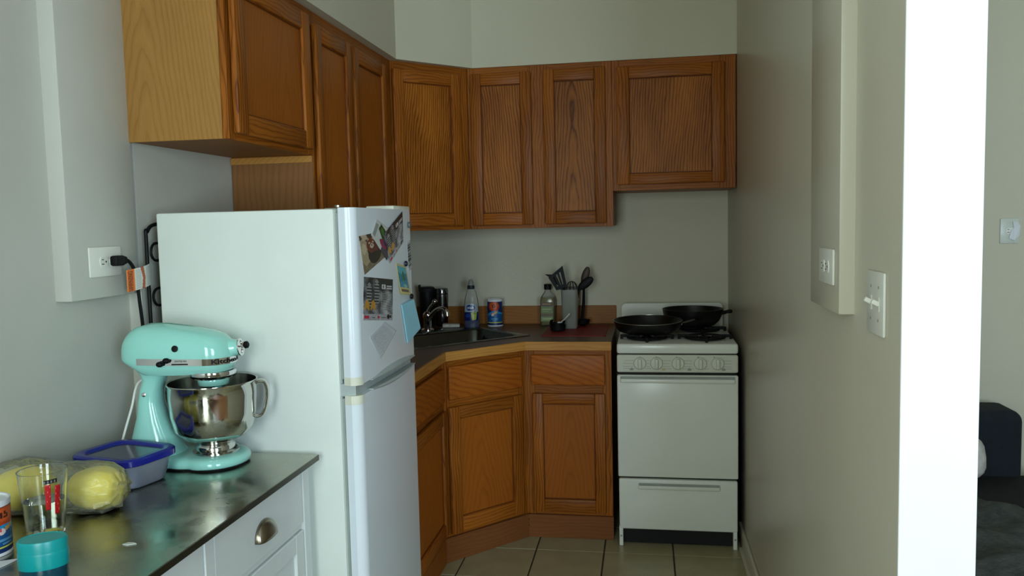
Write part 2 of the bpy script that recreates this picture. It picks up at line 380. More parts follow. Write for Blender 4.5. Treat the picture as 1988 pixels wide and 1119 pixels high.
for i, (a, c) in enumerate(WINS):
    r = B(); r.box(a - .06, c + .06, YS - .005, YS + .02, WZ1, WZ1 + .07, .003); r.box(a - .06, a, YS - .005, YS + .02, WZ0, WZ1, .003); r.box(c, c + .06, YS - .005, YS + .02, WZ0, WZ1, .003)
    wn = struct(r.obj('window_%d' % (i + 1), WHITE_TRIM))
    B().box(a - .08, c + .08, YS - .02, YS + .06, WZ0 - .03, WZ0, .004).obj('sill', WHITE_TRIM, wn)
    for z0, z1 in ((WZ0, (WZ0 + WZ1) / 2), ((WZ0 + WZ1) / 2, WZ1)):
        f = B()
        for q in ((a, a + .035, z0, z1), (c - .035, c, z0, z1), (a, c, z0, z0 + .035), (a, c, z1 - .035, z1)): f.box(q[0], q[1], YS - .07, YS - .035, q[2], q[3], .003)
        f = f.obj('sash', WHITE_TRIM, wn); B().box(a + .03, c - .03, YS - .055, YS - .051, z0 + .03, z1 - .03).obj('pane', PANE, f, smooth=0)
struct(B().box(XR + .001, PIL - .001, PY - .0025, PY + .001, 0, ZC, .001, 1).obj('trim_4', mat('wall_end_lit_white', (236, 238, 236), .5, var=.01, spec=.3)))  # added thin board, whiter than the wall so its end looks window-lit
# boxed chases high on both side walls
struct(B().box(XL - .01, XL + .045, 1.83, 2.108, 1.275, ZC, .003).obj('trim_1', PAINT_L))
struct(B().box(XR - .0304, XR + .01, 1.732, 2.02, 1.246, ZC, .003).obj('trim_2', PAINT_R))
# soffit over the wall cabinets
sof = [(XL, 2.09), (-1.090, 2.09), (-1.090, 3.560), (-.806, 3.862), (XR, 3.862), (XR, YB), (XL, YB)]
struct(B().prism(sof, 2.196, ZC).obj('trim_3', PAINT, smooth=0))
b = B(); b.box(XR - .014, XR, PY + .02, YB - .6, 0, .085, .004); b.box(XR - .026, XR - .010, PY + .02, 3.55, 0, .018, .004)
struct(b.obj('baseboard_right', PAINT_R))
struct(B().box(PIL, XE, YN - .014, YN, 0, .10, .004).obj('baseboard_north', WHITE_TRIM))

# ------------------------------------------------------------------ cabinets (local x along the front, y into the wall, z up)
def door(parent, x0, x1, z0, z1, sw=.052, rt_=.056, rb=.058, heart=None, name='door', depth=.020, pm=None):
    d = B(); d.box(x0 + sw - .006, x1 - sw + .006, -.0095, -.003, z0 + rb - .006, z1 - rt_ + .006)
    d = d.obj(name, pm or OAK_P, parent, smooth=0); d['heart'] = float((x0 + x1) / 2 + (heart or 0))
    for a, c in ((x0, x0 + sw), (x1 - sw, x1)): B().box(a, c, -depth - .003, -.004, z0, z1, .005, 2).obj('stile', OAK_V, d)
    for a, c in ((z0, z0 + rb), (z1 - rt_, z1)): B().box(x0 + sw - .001, x1 - sw + .001, -depth - .002, -.004, a, c, .005, 2).obj('rail', OAK_H, d)
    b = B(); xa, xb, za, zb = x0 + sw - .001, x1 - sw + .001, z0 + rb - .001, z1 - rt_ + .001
    for q in ((xa, xa + .005, za, zb), (xb - .005, xb, za, zb), (xa, xb, za, za + .005), (xa, xb, zb - .005, zb)): b.box(q[0], q[1], -.0135, -.008, q[2], q[3], .0012, 1)  # added dark strips: shadow outline of the panel put into colour
    b.obj('shade_line', OAK_SHADE, d, label='dark strip coloured as the shade around the panel')
    return d
def drawer(parent, x0, x1, z0, z1):
    d = B(); t = bmesh.new()
    d.box(x0, x1, -.020, -.001, z0, z1, .006, 3)
    o = d.obj('drawer_front', OAK_PH, parent); o['heart'] = float(z0 - .02); return o
def frame(parent, stiles, rails):
    for x0, x1, z0, z1 in stiles: B().box(x0, x1, 0, .019, z0, z1, .001, 1).obj('frame_stile', OAK_V, parent)
    for x0, x1, z0, z1 in rails: B().box(x0, x1, .0005, .019, z0, z1, .001, 1).obj('frame_rail', OAK_H, parent)
def case(parent, W, D, z0, z1, m=None): return B().box(0.002, W - .002, .019, D, z0 + .002, z1 - .001).obj('case', m or OAK_V, parent, smooth=0)
YU, YC = 3.87, 3.628
ZT, ZB = 2.196, 1.427
BK = YB - YU - .002
# over the fridge, on the left wall
XUL = -1.128; DL = XUL - XK - .003
t = thing('wall_cabinet', 'short oak wall cabinet with a pale end panel, hung above the white refrigerator', 'cabinet', (XUL, 2.105, 0), PI / 2)
case(t, .573, DL, 1.70, ZT, OAK_END2)
e = B().box(-.004, .003, .019, DL, 1.70, ZT, .001, 1).obj('end_panel', OAK_END, t, label='pale oak veneer end panel'); e['heart'] = 0.19
frame(t, [(0, .035, 1.70, ZT), (.535, .573, 1.70, ZT)], [(.035, .535, 1.70, 1.735), (.035, .535, 2.14, ZT)])
door(t, .016, .535, 1.716, 2.165, sw=.06, rt_=.06, rb=.058, heart=.08, pm=OAK_PS)
# tall double, left wall
t = thing('wall_cabinet', 'tall oak wall cabinet with two narrow doors on the left wall, partly behind the refrigerator', 'cabinet', (XUL, 2.680, 0), PI / 2)
WL = 3.578 - 2.680
case(t, WL, DL, ZB, ZT, OAK_V)
e = B().box(-.004, .003, .002, DL, ZB, 1.70, .001, 1).obj('end_panel', OAK_END2, t); e['heart'] = .1
B().box(-.010, -.004, .003, DL, 1.676, 1.699, .001, 1).obj('ledger_strip', OAK_EDGE, t)
frame(t, [(0, .04, ZB, ZT), (.355, .405, ZB, ZT), (.78, WL, ZB, ZT)], [(.04, .78, ZB, ZB + .035), (.04, .78, 2.15, ZT)])
door(t, .010, .350, 1.443, 2.150, sw=.052, heart=-.03, pm=OAK_PS); door(t, .385, .783, 1.443, 2.150, sw=.052, heart=.02, pm=OAK_PS)
# diagonal corner
A0, B0 = Vector((-.836, YU)), Vector((XUL, 3.578)); dl = (A0 - B0).length; ang = math.atan2(A0.y - B0.y, A0.x - B0.x)
def to_local(p): v = Vector((p[0] - B0.x, p[1] - B0.y)); return (v.x * math.cos(ang) + v.y * math.sin(ang), -v.x * math.sin(ang) + v.y * math.cos(ang))
t = thing('wall_cabinet', 'diagonal oak corner wall cabinet with one wide door above the sink', 'cabinet', (B0.x, B0.y, 0), ang)
pl = [(0.004, .019), (dl - .004, .019)] + [to_local(p) for p in ((-.838, YU + .014), (-.838, YB - .002), (XK + .002, YB - .002), (XK + .002, 3.58), (XUL - .014, 3.58))]
B().prism(pl, ZB + .002, ZT).obj('case', OAK_V, t, smooth=0)
frame(t, [(.001, .02, ZB, ZT), (.375, dl - .001, ZB, ZT)], [(.02, .375, ZB, ZB + .035), (.02, .375, 2.15, ZT)])
door(t, .006, .362, 1.447, 2.160, sw=.053, heart=.42)
# double, back wall
X0 = -.836
t = thing('wall_cabinet', 'tall oak wall cabinet with two equal doors on the back wall, above the utensils', 'cabinet', (X0, YU, 0), 0)
case(t, .690, BK, ZB, ZT)
frame(t, [(.001, .035, ZB, ZT), (.295, .385, ZB, ZT), (.645, .690, ZB, ZT)], [(.035, .295, ZB, ZB + .03), (.385, .645, ZB, ZB + .03), (.035, .295, 2.15, ZT), (.385, .645, 2.15, ZT)])
door(t, .017, .311, 1.444, 2.166, heart=-.33); door(t, .368, .660, 1.444, 2.170, heart=-.015)
# over the stove
t = thing('wall_cabinet', 'short oak wall cabinet with one square door, hung above the stove', 'cabinet', (-.146, YU, 0), 0)
WS = XR - .004 + .146
case(t, WS, BK, 1.593, ZT)
frame(t, [(.001, .035, 1.593, ZT), (.49, WS, 1.593, ZT)], [(.035, .49, 1.593, 1.64), (.035, .49, 2.15, ZT)])
door(t, .022, .512, 1.620, 2.164, sw=.058, rt_=.055, rb=.05, heart=.55)
# base cabinets
ZBT, TK = .874, .107
def toe(parent, x0, x1, D, y=-.014): B().box(x0, x1, y, .01, 0.0, TK, .001, 1).obj('toe_board', OAK_S, parent)
t = thing('base_cabinet', 'oak base cabinet with drawer and door, between the stove and the sink corner', 'cabinet', (-.5445, YC, 0), 0)
WR = -.154 + .5445
B().box(.004, WR - .001, .019, YB - YC - .004, TK, ZBT).obj('case', OAK_V, t, smooth=0)
frame(t, [(-.006, .04, TK, ZBT), (WR - .04, WR, TK, ZBT)], [(.04, WR - .04, TK, .14), (.04, WR - .04, .655, .735), (.04, WR - .04, .838, ZBT)])
drawer(t, .027, .362, .714, .853); door(t, .030, .361, .124, .676, sw=.048, rt_=.049, rb=.060, heart=.0, pm=OAK_PS)
toe(t, .0, WR + .002, .5)
A1, B1 = Vector((-.547, YC)), Vector((-.855, 3.296)); dl1 = (A1 - B1).length; ang1 = math.atan2(A1.y - B1.y, A1.x - B1.x)
def to_l1(p): v = Vector((p[0] - B1.x, p[1] - B1.y)); return (v.x * math.cos(ang1) + v.y * math.sin(ang1), -v.x * math.sin(ang1) + v.y * math.cos(ang1))
t = thing('base_cabinet', 'diagonal oak sink cabinet with false drawer front and one door', 'cabinet', (B1.x, B1.y, 0), ang1)
pl = [(0.004, .019), (dl1 - .004, .019)] + [to_l1(p) for p in ((-.549, YC + .02), (-.549, 3.8))] + [to_l1(p) for p in ((-1.0, 3.75), (-1.0, 3.3), (-.875, 3.3))]
B().prism(pl, TK, .70).obj('case', OAK_V, t, smooth=0)
frame(t, [(.001, .035, TK, ZBT), (.41, dl1 + .006, TK, ZBT)], [(.035, .41, TK, .14), (.035, .41, .655, .735), (.035, .41, .838, ZBT)])
drawer(t, .026, .420, .706, .849); door(t, .020, .418, .120, .674, sw=.056, rt_=.052, rb=.068, heart=-.04, pm=OAK_PS)
toe(t, -.01, dl1 + .006, .5)
for k, z in enumerate((.085, .055)): B().cyl((dl1 - .004, -.0155, z), (dl1 - .004, -.013, z), .004, n=10).obj('nail_hole', BLACKM, t)
t = thing('base_cabinet', 'oak base cabinet on the left wall, mostly hidden by the refrigerator', 'cabinet', (-.855, 2.72, 0), PI / 2)
W3 = 3.294 - 2.72
B().box(.001, W3, .019, .575, TK, ZBT).obj('case', OAK_V, t, smooth=0)
frame(t, [(0, .035, TK, ZBT), (W3 - .035, W3, TK, ZBT)], [(.035, W3 - .035, TK, .145), (.035, W3 - .035, .655, .735), (.035, W3 - .035, .838, ZBT)])
drawer(t, .03, W3 - .026, .705, .848); door(t, .03, W3 - .022, .135, .668, heart=.0, pm=OAK_PS)
B().box(0, W3 + .01, -.004, .01, 0, TK, .001, 1).obj('toe_board', OAK_V, t)

# ------------------------------------------------------------------ worktop, sink, faucet
ZW = .914
t = thing('countertop', 'brown laminate corner worktop with oak edging and oak backsplash', 'countertop', (0, 0, 0))
RT = math.sqrt(.5); E1 = Vector((RT, RT)); E2 = Vector((-RT, RT))
SC = E1 * 1.985 + E2 * 3.345                                        # sink centre
def sk(tt, nn): p = E1 * tt + E2 * nn; return (p.x, p.y)
SHX, SHY = .325, .275
outer = [(-.152, 3.61), (-.152, YB - .001), (XK + .001, YB - .001), (XK + .001, 2.71), (-.845, 2.71), (-.845, 3.292), (-.545, 3.61)]
hole = [(SC.x + E1.x * u + E2.x * v, SC.y + E1.y * u + E2.y * v) for u, v in rrect(0, 0, SHX - .012, SHY - .012, .04, 4)]
bm = bmesh.new(); es = []
for lp in (outer, hole):
    vs = [bm.verts.new((p[0], p[1], ZW)) for p in lp]; es += [bm.edges.new((vs[i - 1], vs[i])) for i in range(len(vs))]
bmesh.ops.triangle_fill(bm, use_beauty=True, use_dissolve=False, edges=es)
r = bmesh.ops.extrude_face_region(bm, geom=list(bm.faces))
for v in [e for e in r['geom'] if isinstance(e, bmesh.types.BMVert)]: v.co.z = ZW - .038
k = B(); k.bm.free(); k.bm = bm; k.obj('worktop', LAMINATE, t, smooth=0)
def strip(p, q, m=OAK_EDGE, th=.012):
    p, q = Vector(p), Vector(q); d = q - p; o = B().box(0, d.length, -th, 0, ZW - .039, ZW + .0006, .0012, 1).obj('edge_strip', m, t)
    o.location = (p.x, p.y, 0); o.rotation_euler = (0, 0, math.atan2(d.y, d.x)); return o
strip((-.543, 3.61), (-.152, 3.61)); strip((-.845, 3.292), (-.543, 3.612)); strip((-.845, 2.71), (-.845, 3.29))
B().box(XK + .02, -.152, YB - .019, YB - .001, ZW, 1.010, .0015, 1).obj('backsplash', OAK_BS, t)
o = B().box(0, 1.3, 0, .018, ZW, 1.010, .0015, 1).obj('backsplash', OAK_BS, t); o.location = (XK + .020, 2.94, 0); o.rotation_euler = (0, 0, PI / 2)
t = thing('kitchen_sink', 'stainless steel drop-in sink set diagonally in the corner worktop', 'sink', (SC.x, SC.y, ZW), PI / 4)
b = B(); bc = (0, -.055); bx, by = .285, .185
rings = []
for (cx, cy, hx, hy, r_, z) in ((0, 0, SHX, SHY, .02, .000), (0, 0, SHX - .002, SHY - .002, .02, .004), (0, 0, SHX - .012, SHY - .012, .02, .005), (bc[0], bc[1], bx, by, .06, .003), (bc[0], bc[1], bx - .006, by - .006, .06, -.004),
                                (bc[0], bc[1], bx - .016, by - .014, .06, -.15), (bc[0], bc[1], bx - .05, by - .05, .06, -.175), (bc[0], bc[1], .05, .05, .045, -.178)):
    rings.append([Vector((x, y, z)) for x, y in rrect(cx, cy, hx, hy, r_, 6)])
b.loft(rings, cap0=False, cap1=True); b.obj('basin', mat('sink_steel', (104, 108, 106), .24, metal=1.0, var=.08), t, smooth=50)
b = B(); b.lathe([(.038, -.176), (.040, -.173), (.030, -.174), (.028, -.182)], (bc[0], bc[1], 0), 20); b.obj('drain', CHROME, t)
b = B()
fx = B1; fq = (SC.x + RT * (.04) - RT * .225, SC.y + RT * .04 + RT * .225)
t = thing('faucet', 'chrome single-lever kitchen faucet on the sink deck', 'faucet', (fq[0], fq[1], ZW + .004), 0)
b = B(); b.lathe([(.032, 0), (.032, .008), (.022, .014), (.020, .060), (.023, .066), (.022, .085), (.010, .098)], (0, 0, 0), 24); b.obj('faucet_body', CHROME, t)
b = B(); b.tube(spline([(0, 0, .04), (.03, -.025, .085), (.075, -.06, .118), (.115, -.092, .118), (.128, -.102, .098)], 6), .0105, 12); b.cyl((.128, -.102, .104), (.130, -.104, .086), .014, n=16); b.obj('spout', CHROME, t)
b = B(); b.tube([(0, 0, .09), (.015, -.005, .118), (.040, -.012, .145)], [.008, .006, .007], 10); b.ball((.045, -.014, .15), .013, .013, .012); b.obj('lever', CHROME, t)

# ------------------------------------------------------------------ gas stove
SX0, SX1, SYF = -.127, .392, 3.555
t = thing('gas_stove', 'narrow white gas stove with five knobs, in the corner by the right wall', 'stove', (0, SYF, 0))
B().box(SX0 + .004, SX1 - .004, .03, .645, .08, .868, .004).obj('body', BLACKM, t, label='black stove body sides')
b = B()
rp = [(.012, .0), (.004, .004), (0, .012)]
b.box(SX0, SX1, 0, .655, .868, .912, .010, 3); b.obj('cooktop', ENAMEL, t)
b = B(); b.prism([(SX0 + .004, 0), (SX1 - .004, 0), (SX1 - .004, .02), (SX0 + .004, .02)], 0, 1); b.bm.clear()
pts = rrect((SX0 + SX1) / 2, .96, (SX1 - SX0) / 2 - .006, .066, .022)
b.loft([[Vector((x, .645, z)) for x, z in pts], [Vector((x, .69, z)) for x, z in pts]]); b.obj('backguard', ENAMEL, t)
B().box(SX0, SX1, .0, .03, .785, .863, .008, 3).obj('control_panel', ENAMEL_P, t)
ink = Ink(156, 20, (205, 207, 192))
for y in (5, 9, 13, 16): ink.rect(6 if y > 5 else 8, y, 150, y + 1, (176, 178, 166))
for x in (29, 51, 78, 106, 127): ink.oval(x, 10, 9.5, 9.5, (205, 207, 192)); ink.rect(x - 1, 0, x + 1, 1, (90, 92, 88))
for x, c in ((17, (140, 142, 134)), (60, (186, 178, 120)), (94, (140, 142, 134)), (139, (146, 148, 140))): ink.poly([(x - 2, 18), (x + 1, 15), (x + 3, 18)], c); ink.rect(x - 2, 18, x + 3, 19, c)
ink.mesh('panel_print', lambda u, v: (SX0 + .008 + (SX1 - SX0 - .016) * u, -.0004, .792 + .064 * v), t)
for kx in (-.027, .045, .137, .232, .305):
    k = B(); k.lathe([(.0275, 0), (.0275, .006), (.024, .012), (.0, .0125)], (kx, -.0004, .827), 28, ax=(0, -1, 0)); k = k.obj('knob', ENAMEL_P, t)
    g = B().box(kx - .008, kx + .008, -.030, -.010, .805, .849, .005, 3).obj('knob_grip', ENAMEL_P, k)
B().box(SX0 + .012, SX1 - .012, .012, .03, .774, .787).obj('vent_slot', BLACKM, t, smooth=0)
d = B().box(SX0, SX1, -.002, .028, .316, .774, .007, 3).obj('oven_door', ENAMEL, t)
k = B(); k.box(SX0 + .014, SX1 - .014, -.020, -.001, .741, .760, .006, 3); k.obj('door_handle', ENAMEL, d)
B().box(SX0 + .014, SX1 - .014, -.0035, -.001, .757, .769).obj('handle_recess', GASKET, d, smooth=0)
d = B().box(SX0 + .003, SX1 - .003, -.002, .028, .078, .307, .007, 3).obj('broiler_drawer', ENAMEL, t)
k = B(); k.box(-.040, .314, -.018, -.001, .265, .292, .006, 3); k.obj('drawer_handle', ENAMEL, d)
B().box(-.036, .310, -.0192, -.016, .283, .294, .001, 1).obj('handle_recess', GASKET, d)
for a, c in ((SX0 + .002, SX0 + .019), (SX1 - .022, SX1 - .005)):
    l = B().box(a, c, .0, .03, 0, .09, .002, 1).obj('leg', ENAMEL, t); s_ = B(); s_.lathe([(.0045, 0), (.0045, .002), (.002, .003)], ((a + c) / 2, .0, .046), 12, ax=(0, -1, 0)); s_.obj('screw', GASKET, l)
B().box(SX0 + .019, SX1 - .022, .035, .05, .004, .085).obj('kick_recess', BLACKM, t, smooth=0)
for bx_, by_ in ((.005, .155), (.262, .155), (.005, .43), (.262, .43)):
    g = B(); g.lathe([(.075, .9135), (.078, .9145), (.055, .9125), (.020, .9128)], (bx_, by_, 0), 28, cap0=False); g.obj('burner_bowl', STEEL_B, t)
    g = B(); g.lathe([(.018, .913), (.024, .918), (.024, .924), (.012, .927)], (bx_, by_, 0), 20); g.obj('burner_cap', IRON, t)
    g = B(); g.tube([(bx_ + .088 * math.cos(2 * PI * i / 32), by_ + .088 * math.sin(2 * PI * i / 32), .922) for i in range(32)], .005, 6, closed=True)
    for i in range(4):
        a_ = PI / 2 * i + PI / 4 * 0; c_, s_ = math.cos(a_), math.sin(a_); mt = Matrix.Translation((bx_, by_, 0)) @ Matrix.Rotation(a_, 4, 'Z')
        g.box(.030, .120, -.006, .006, .920, .933, .002, 1, mtx=mt); g.box(.108, .120, -.006, .006, .9115, .925, .001, 1, mtx=mt)
    g.obj('burner_grate', IRON, t)
# frying pan in front, deep pan behind
t = thing('frying_pan', 'wide black frying pan on the front left burner with a long handle', 'pan', (.010, 3.792, .936)); t.rotation_euler = (math.radians(2), 0, 0)
b = B(); b.lathe([(.0, 0), (.118, 0), (.136, .006), (.148, .020), (.156, .045), (.159, .053), (.156, .053), (.152, .045), (.144, .022), (.132, .009), (.0, .005)], (0, 0, 0), 48, cap0=False, cap1=False); b.obj('bowl', NONSTICK, t)
b = B(); b.lathe([(.1565, .0525), (.1590, .0520), (.1592, .0545), (.1565, .0550)], (0, 0, 0), 48, cap0=False, cap1=False); b.obj('rim', STEEL_B, t, label='bright worn rim')
hp = [(.140, .020, .034), (.165, .035, .036), (.215, .068, .044), (.28, .125, .052), (.355, .200, .056), (.395, .240, .060)]
b = B(); b.tube(spline(hp[:3], 6), .0075, 8, flat=(.6, 1.1, (0, 0, 1))); b.obj('handle_shank', STEEL_B, t)
b = B(); b.tube(spline(hp[2:], 6), [.010] * 6 + [.012] * 8 + [.011] * 5, 10, flat=(.7, 1.2, (0, 0, 1))); b.obj('handle', BLACK, t)
b = B()
for q in (-.012, .014): b.ball((.153, .012 + q, .033), .0045, .0045, .0045, 10, 6)
b.obj('rivet', CHROME, t)
t = thing('deep_pan', 'deep black pan on the back right burner, handle pointing to the wall', 'pan', (.226, 4.010, .933))
b = B(); b.lathe([(.0, 0), (.080, 0), (.104, .008), (.126, .028), (.140, .056), (.1455, .086), (.1425, .086), (.136, .058), (.122, .031), (.100, .012), (.0, .006)], (0, 0, 0), 48, cap0=False, cap1=False); b.obj('bowl', NONSTICK, t)
b = B(); b.tube(spline([(.130, -.045, .068), (.155, -.055, .074), (.178, -.064, .078)], 6), .011, 10, flat=(.7, 1.3, (0, 0, 1))); b.obj('handle', BLACK, t)

# ------------------------------------------------------------------ refrigerator
FY0, FY1, FXB, FXF, FXD = 2.108, 2.655, -1.366, -.838, -.778
t = thing('refrigerator', 'white top-freezer refrigerator with photos and papers on its door', 'refrigerator', (0, 0, 0))
B().box(FXB, FXF, FY0, FY1, .03, 1.500, .006, 2).obj('cabinet', FRIDGE, t)
def fdoor(name, z0, z1):
    pl = [(FXF + .012, FY0 + .004), (FXD - .026, FY0 - .004)]
    for i in range(7): a = -PI / 2 + PI / 2 * i / 6; pl.append((FXD - .026 + .026 * math.cos(a), FY0 + .022 + .026 * math.sin(a)))
    for i in range(7): a = PI / 2 * i / 6; pl.append((FXD - .022 + .022 * math.cos(a), FY1 - .022 + .022 * math.sin(a)))
    pl.append((FXF + .012, FY1))
    b = B(); b.loft([[Vector((x, y, z)) for x, y in pl] for z in (z0, z0 + .004, z1 - .004, z1)]); return b.obj(name, FRIDGE_D, t, smooth=40)
fz = fdoor('freezer_door', 1.013, 1.502); fr_ = fdoor('fridge_door', .12, .981)
B().box(FXF, FXF + .012, FY0 + .012, FY1 - .01, 1.027, 1.488).obj('gasket', GASKET, fz, smooth=0); B().box(FXF, FXF + .012, FY0 + .012, FY1 - .01, .13, .972).obj('gasket', GASKET, fr_, smooth=0)
capl = [(FXF + .014, FY0 + .0025), (FXD - .026, FY0 - .0055)] + [(FXD - .026 + .0272 * math.cos(-PI / 2 + PI / 2 * i / 6), FY0 + .022 + .0272 * math.sin(-PI / 2 + PI / 2 * i / 6)) for i in range(7)] + [(FXD - .01, FY0 + .03), (FXF + .014, FY0 + .03)]
B().prism(capl, 1.011, 1.034).obj('corner_cap', CREAM, fz, smooth=40); B().prism(capl, .957, .9825).obj('corner_cap', CREAM, fr_, smooth=40)
B().box(FXF, FXD - .016, FY0 + .006, FY1 - .012, .980, 1.014).obj('door_gap', HGREY, t, smooth=0)
b = B(); b.box(FXF - .01, FXD - .03, FY0 + .01, FY0 + .05, .981, 1.011, .002, 1); b.obj('middle_hinge', STEEL_B, t)
def scoop(z0, s_):
    rings = []
    for i in range(19):
        q = i / 18; y = FY0 + .10 + q * (FY1 - FY0 - .115); f = max(.05, math.sin(PI * q) ** .8)
        rings.append([Vector((FXD - .012, y, z0)), Vector((FXD + .001 + .010 * f, y, z0)), Vector((FXD + .002 + .012 * f, y, z0 + s_ * .006 * f + s_ * .001)), Vector((FXD + .0006, y, z0 + s_ * (.003 + .015 * f))), Vector((FXD - .012, y, z0 + s_ * (.003 + .015 * f)))])
    return B().loft(rings)
scoop(1.0075, 1).obj('handle', HGREY, fz, smooth=60); scoop(.983, -1).obj('handle', HGREY, fr_, smooth=60)
b = B(); b.box(-.872, FXD - .002, FY1 - .185, FY1 - .01, 1.499, 1.514, .004, 2); b.obj('hinge_cover', CREAM, t)
b = B(); b.box(-.885, -.835, FY0 + .055, FY0 + .11, 1.499, 1.505, .002, 1); b.cyl((-.852, FY0 + .075, 1.504), (-.852, FY0 + .075, 1.511), .012, n=14); b.obj('top_hinge', NICKEL, t)
B().box(FXB + .02, FXF - .02, FY0 + .02, FY1 - .02, 0, .035).obj('foot_rail', BLACKM, t, smooth=0)
b = B(); pts = []; XC = -1.394
for i in range(8):
    zc = 1.39 - .13 * i; pts += [(XC, FY1 - .05, zc + .025)]
    pts += [(XC, FY0 + .036 - .025 * math.sin(PI * k / 8), zc + .025 * math.cos(PI * k / 8)) for k in range(9)]
    pts += [(XC, FY1 - .05 + .04 * math.sin(PI * k / 6), zc - .065 + .040 * math.cos(PI * k / 6)) for k in range(7)] if i < 7 else [(XC, FY1 - .05, zc - .025)]
b.tube(pts, .004, 6); b.obj('condenser_coil', BLACK, t)
b = B(); b.tube(spline([(-1.395, FY0 + .20, 1.470), (-1.398, FY0 + .05, 1.470), (-1.402, FY0 + .010, 1.448), (-1.402, FY0 + .004, 1.41), (-1.402, FY0 + .004, 1.0), (-1.402, FY0 + .004, .4)], 6), .0055, 8); b.obj('coil_frame', BLACK, t)
for yy in [FY0 + .06 + .045 * i for i in range(10)]: b = B(); b.tube([(-1.389, yy, 1.44), (-1.389, yy, .5)], .0012, 4); b.obj('coil_wire', BLACK, t)
b = B(); b.box(-1.390, FXB, FY0 + .09, FY0 + .10, .45, 1.46); b.box(-1.390, FXB, FY1 - .10, FY1 - .09, .45, 1.46); b.obj('coil_bracket', BLACK, t, smooth=0)

# papers on the freezer door: corners given as (along the door, height)
XD = FXD + .0007
def card(name, label, cat, ink, tl, tr_, br, bl, lift=0.0, curl=0.0, m=None, group=None):
    def pos(u, v):
        top = (tl[0] + (tr_[0] - tl[0]) * u, tl[1] + (tr_[1] - tl[1]) * u); bot = (bl[0] + (br[0] - bl[0]) * u, bl[1] + (br[1] - bl[1]) * u)
        return (XD + lift + curl * (1 - v) ** 2, bot[0] + (top[0] - bot[0]) * v, bot[1] + (top[1] - bot[1]) * v)
    o = ink.mesh(name, pos, None, m or PRINT_G, back=.0004); return tag(o, label, cat, group)
def flyer(seed):
    k = Ink(52, 56, (70, 72, 76)); R = random.Random(seed)
    for x in range(52):
        for y in range(56):
            base = 60 + 70 * (y / 56) + 40 * math.sin(x * .35 + math.sin(y * .2) * 1.5) + (46 if x > 28 and y > 16 else 0) + R.uniform(-26, 26)
            if y < 12 and x > 20: base = 36 + R.uniform(-8, 14)
            if y > 47: base = 178 + R.uniform(-22, 22)
            base = max(10, min(205, base)); k.g[y][x] = (base, base, base * 1.03)
    for cx, cy in ((9, 22), (22, 17)):                              # two striped standing figures
        for y in range(cy - 12, cy + 18): k.rect(cx - 4, y, cx + 4, y + 1, (24, 25, 28) if (y // 2) % 2 else (150, 152, 156))
        k.oval(cx, cy - 12, 2.6, 3.0, (140, 140, 142))
    for cx in (6, 16): k.poly([(cx - 4, 44), (cx - 3, 32), (cx + 1, 29), (cx + 4, 34), (cx + 4, 45), (cx, 40)], (206, 148, 44))
    k.rect(31, 8, 38, 14, (225, 225, 225)); k.rect(33, 9, 35, 13, (90, 90, 94))
    for y in (9, 12): k.rect(40, y, 50, y + 2, (205, 206, 208))
    for i, x in enumerate(range(30, 50, 1)):
        for y in range(20, 42, 3): k.put(x, y, (150, 150, 152))
    k.rect(2, 50, 10, 54, (205, 40, 74)); k.rect(15, 52, 20, 53, (60, 60, 66)); k.oval(26, 52, 2.5, 1.8, (196, 44, 74)); k.rect(31, 52, 40, 53, (90, 90, 96)); k.oval(44, 51, 2.6, 3.4, (26, 26, 28)); k.rect(47, 49, 50, 53, (70, 70, 66))
    return k
card('flyer', 'black and white flyer stuck straight below the animal photo on the freezer door', 'flyer', flyer(3), (2.166, 1.309), (2.428, 1.283), (2.409, 1.157), (2.145, 1.189), .0002)
k = Ink(40, 44, (214, 218, 214))
for y in range(44):
    for x in range(40):
        if x > 22 and y > 12: k.g[y][x] = (70, 60, 72)
k.poly([(10, 2), (22, 8), (30, 22), (20, 26), (9, 16)], (28, 74, 30)); k.poly([(14, 6), (20, 12), (20, 20), (12, 14)], (64, 120, 44)); k.oval(24, 31, 8, 6, (150, 30, 78)); k.oval(27, 27, 4, 4, (84, 24, 90)); k.rect(0, 0, 40, 1, (180, 190, 190))
for y in range(8, 38, 3): k.rect(2, y, 7, y + 2, (120, 130, 126))
card('plant_card', 'white card with a green leaf picture, tucked under the tilted flyer', 'card', k, (2.285, 1.470), (2.465, 1.425), (2.372, 1.345), (2.235, 1.425), .0016)
card('flyer', 'black and white flyer tilted upward at the top of the freezer door', 'flyer', flyer(5), (2.347, 1.425), (2.545, 1.496), (2.545, 1.397), (2.397, 1.334), .0026)
k = Ink(66, 60, (96, 84, 62)); R = random.Random(2)
for y in range(60):
    for x in range(66):
        n = math.sin(x * .33 + y * .1) * math.sin(y * .4) * 12 + R.uniform(-10, 10); k.g[y][x] = (128 + n, 114 + n, 88 + n) if y > 40 + 3 * math.sin(x * .3) else (62 + n, 54 + n, 38 + n)
k.poly([(0, 8), (12, 4), (20, 14), (18, 30), (24, 46), (8, 50), (0, 40)], (176, 156, 126)); k.poly([(4, 0), (22, 0), (24, 8), (10, 10)], (196, 178, 150)); k.oval(9, 22, 7, 9, (202, 186, 156))
k.oval(37, 38, 19, 18, (34, 20, 15)); k.oval(32, 20, 14, 14, (112, 44, 22)); k.oval(44, 24, 13, 12, (98, 38, 20)); k.poly([(21, 12), (24, 4), (29, 9)], (190, 160, 134)); k.poly([(36, 9), (42, 4), (43, 13)], (190, 160, 134))
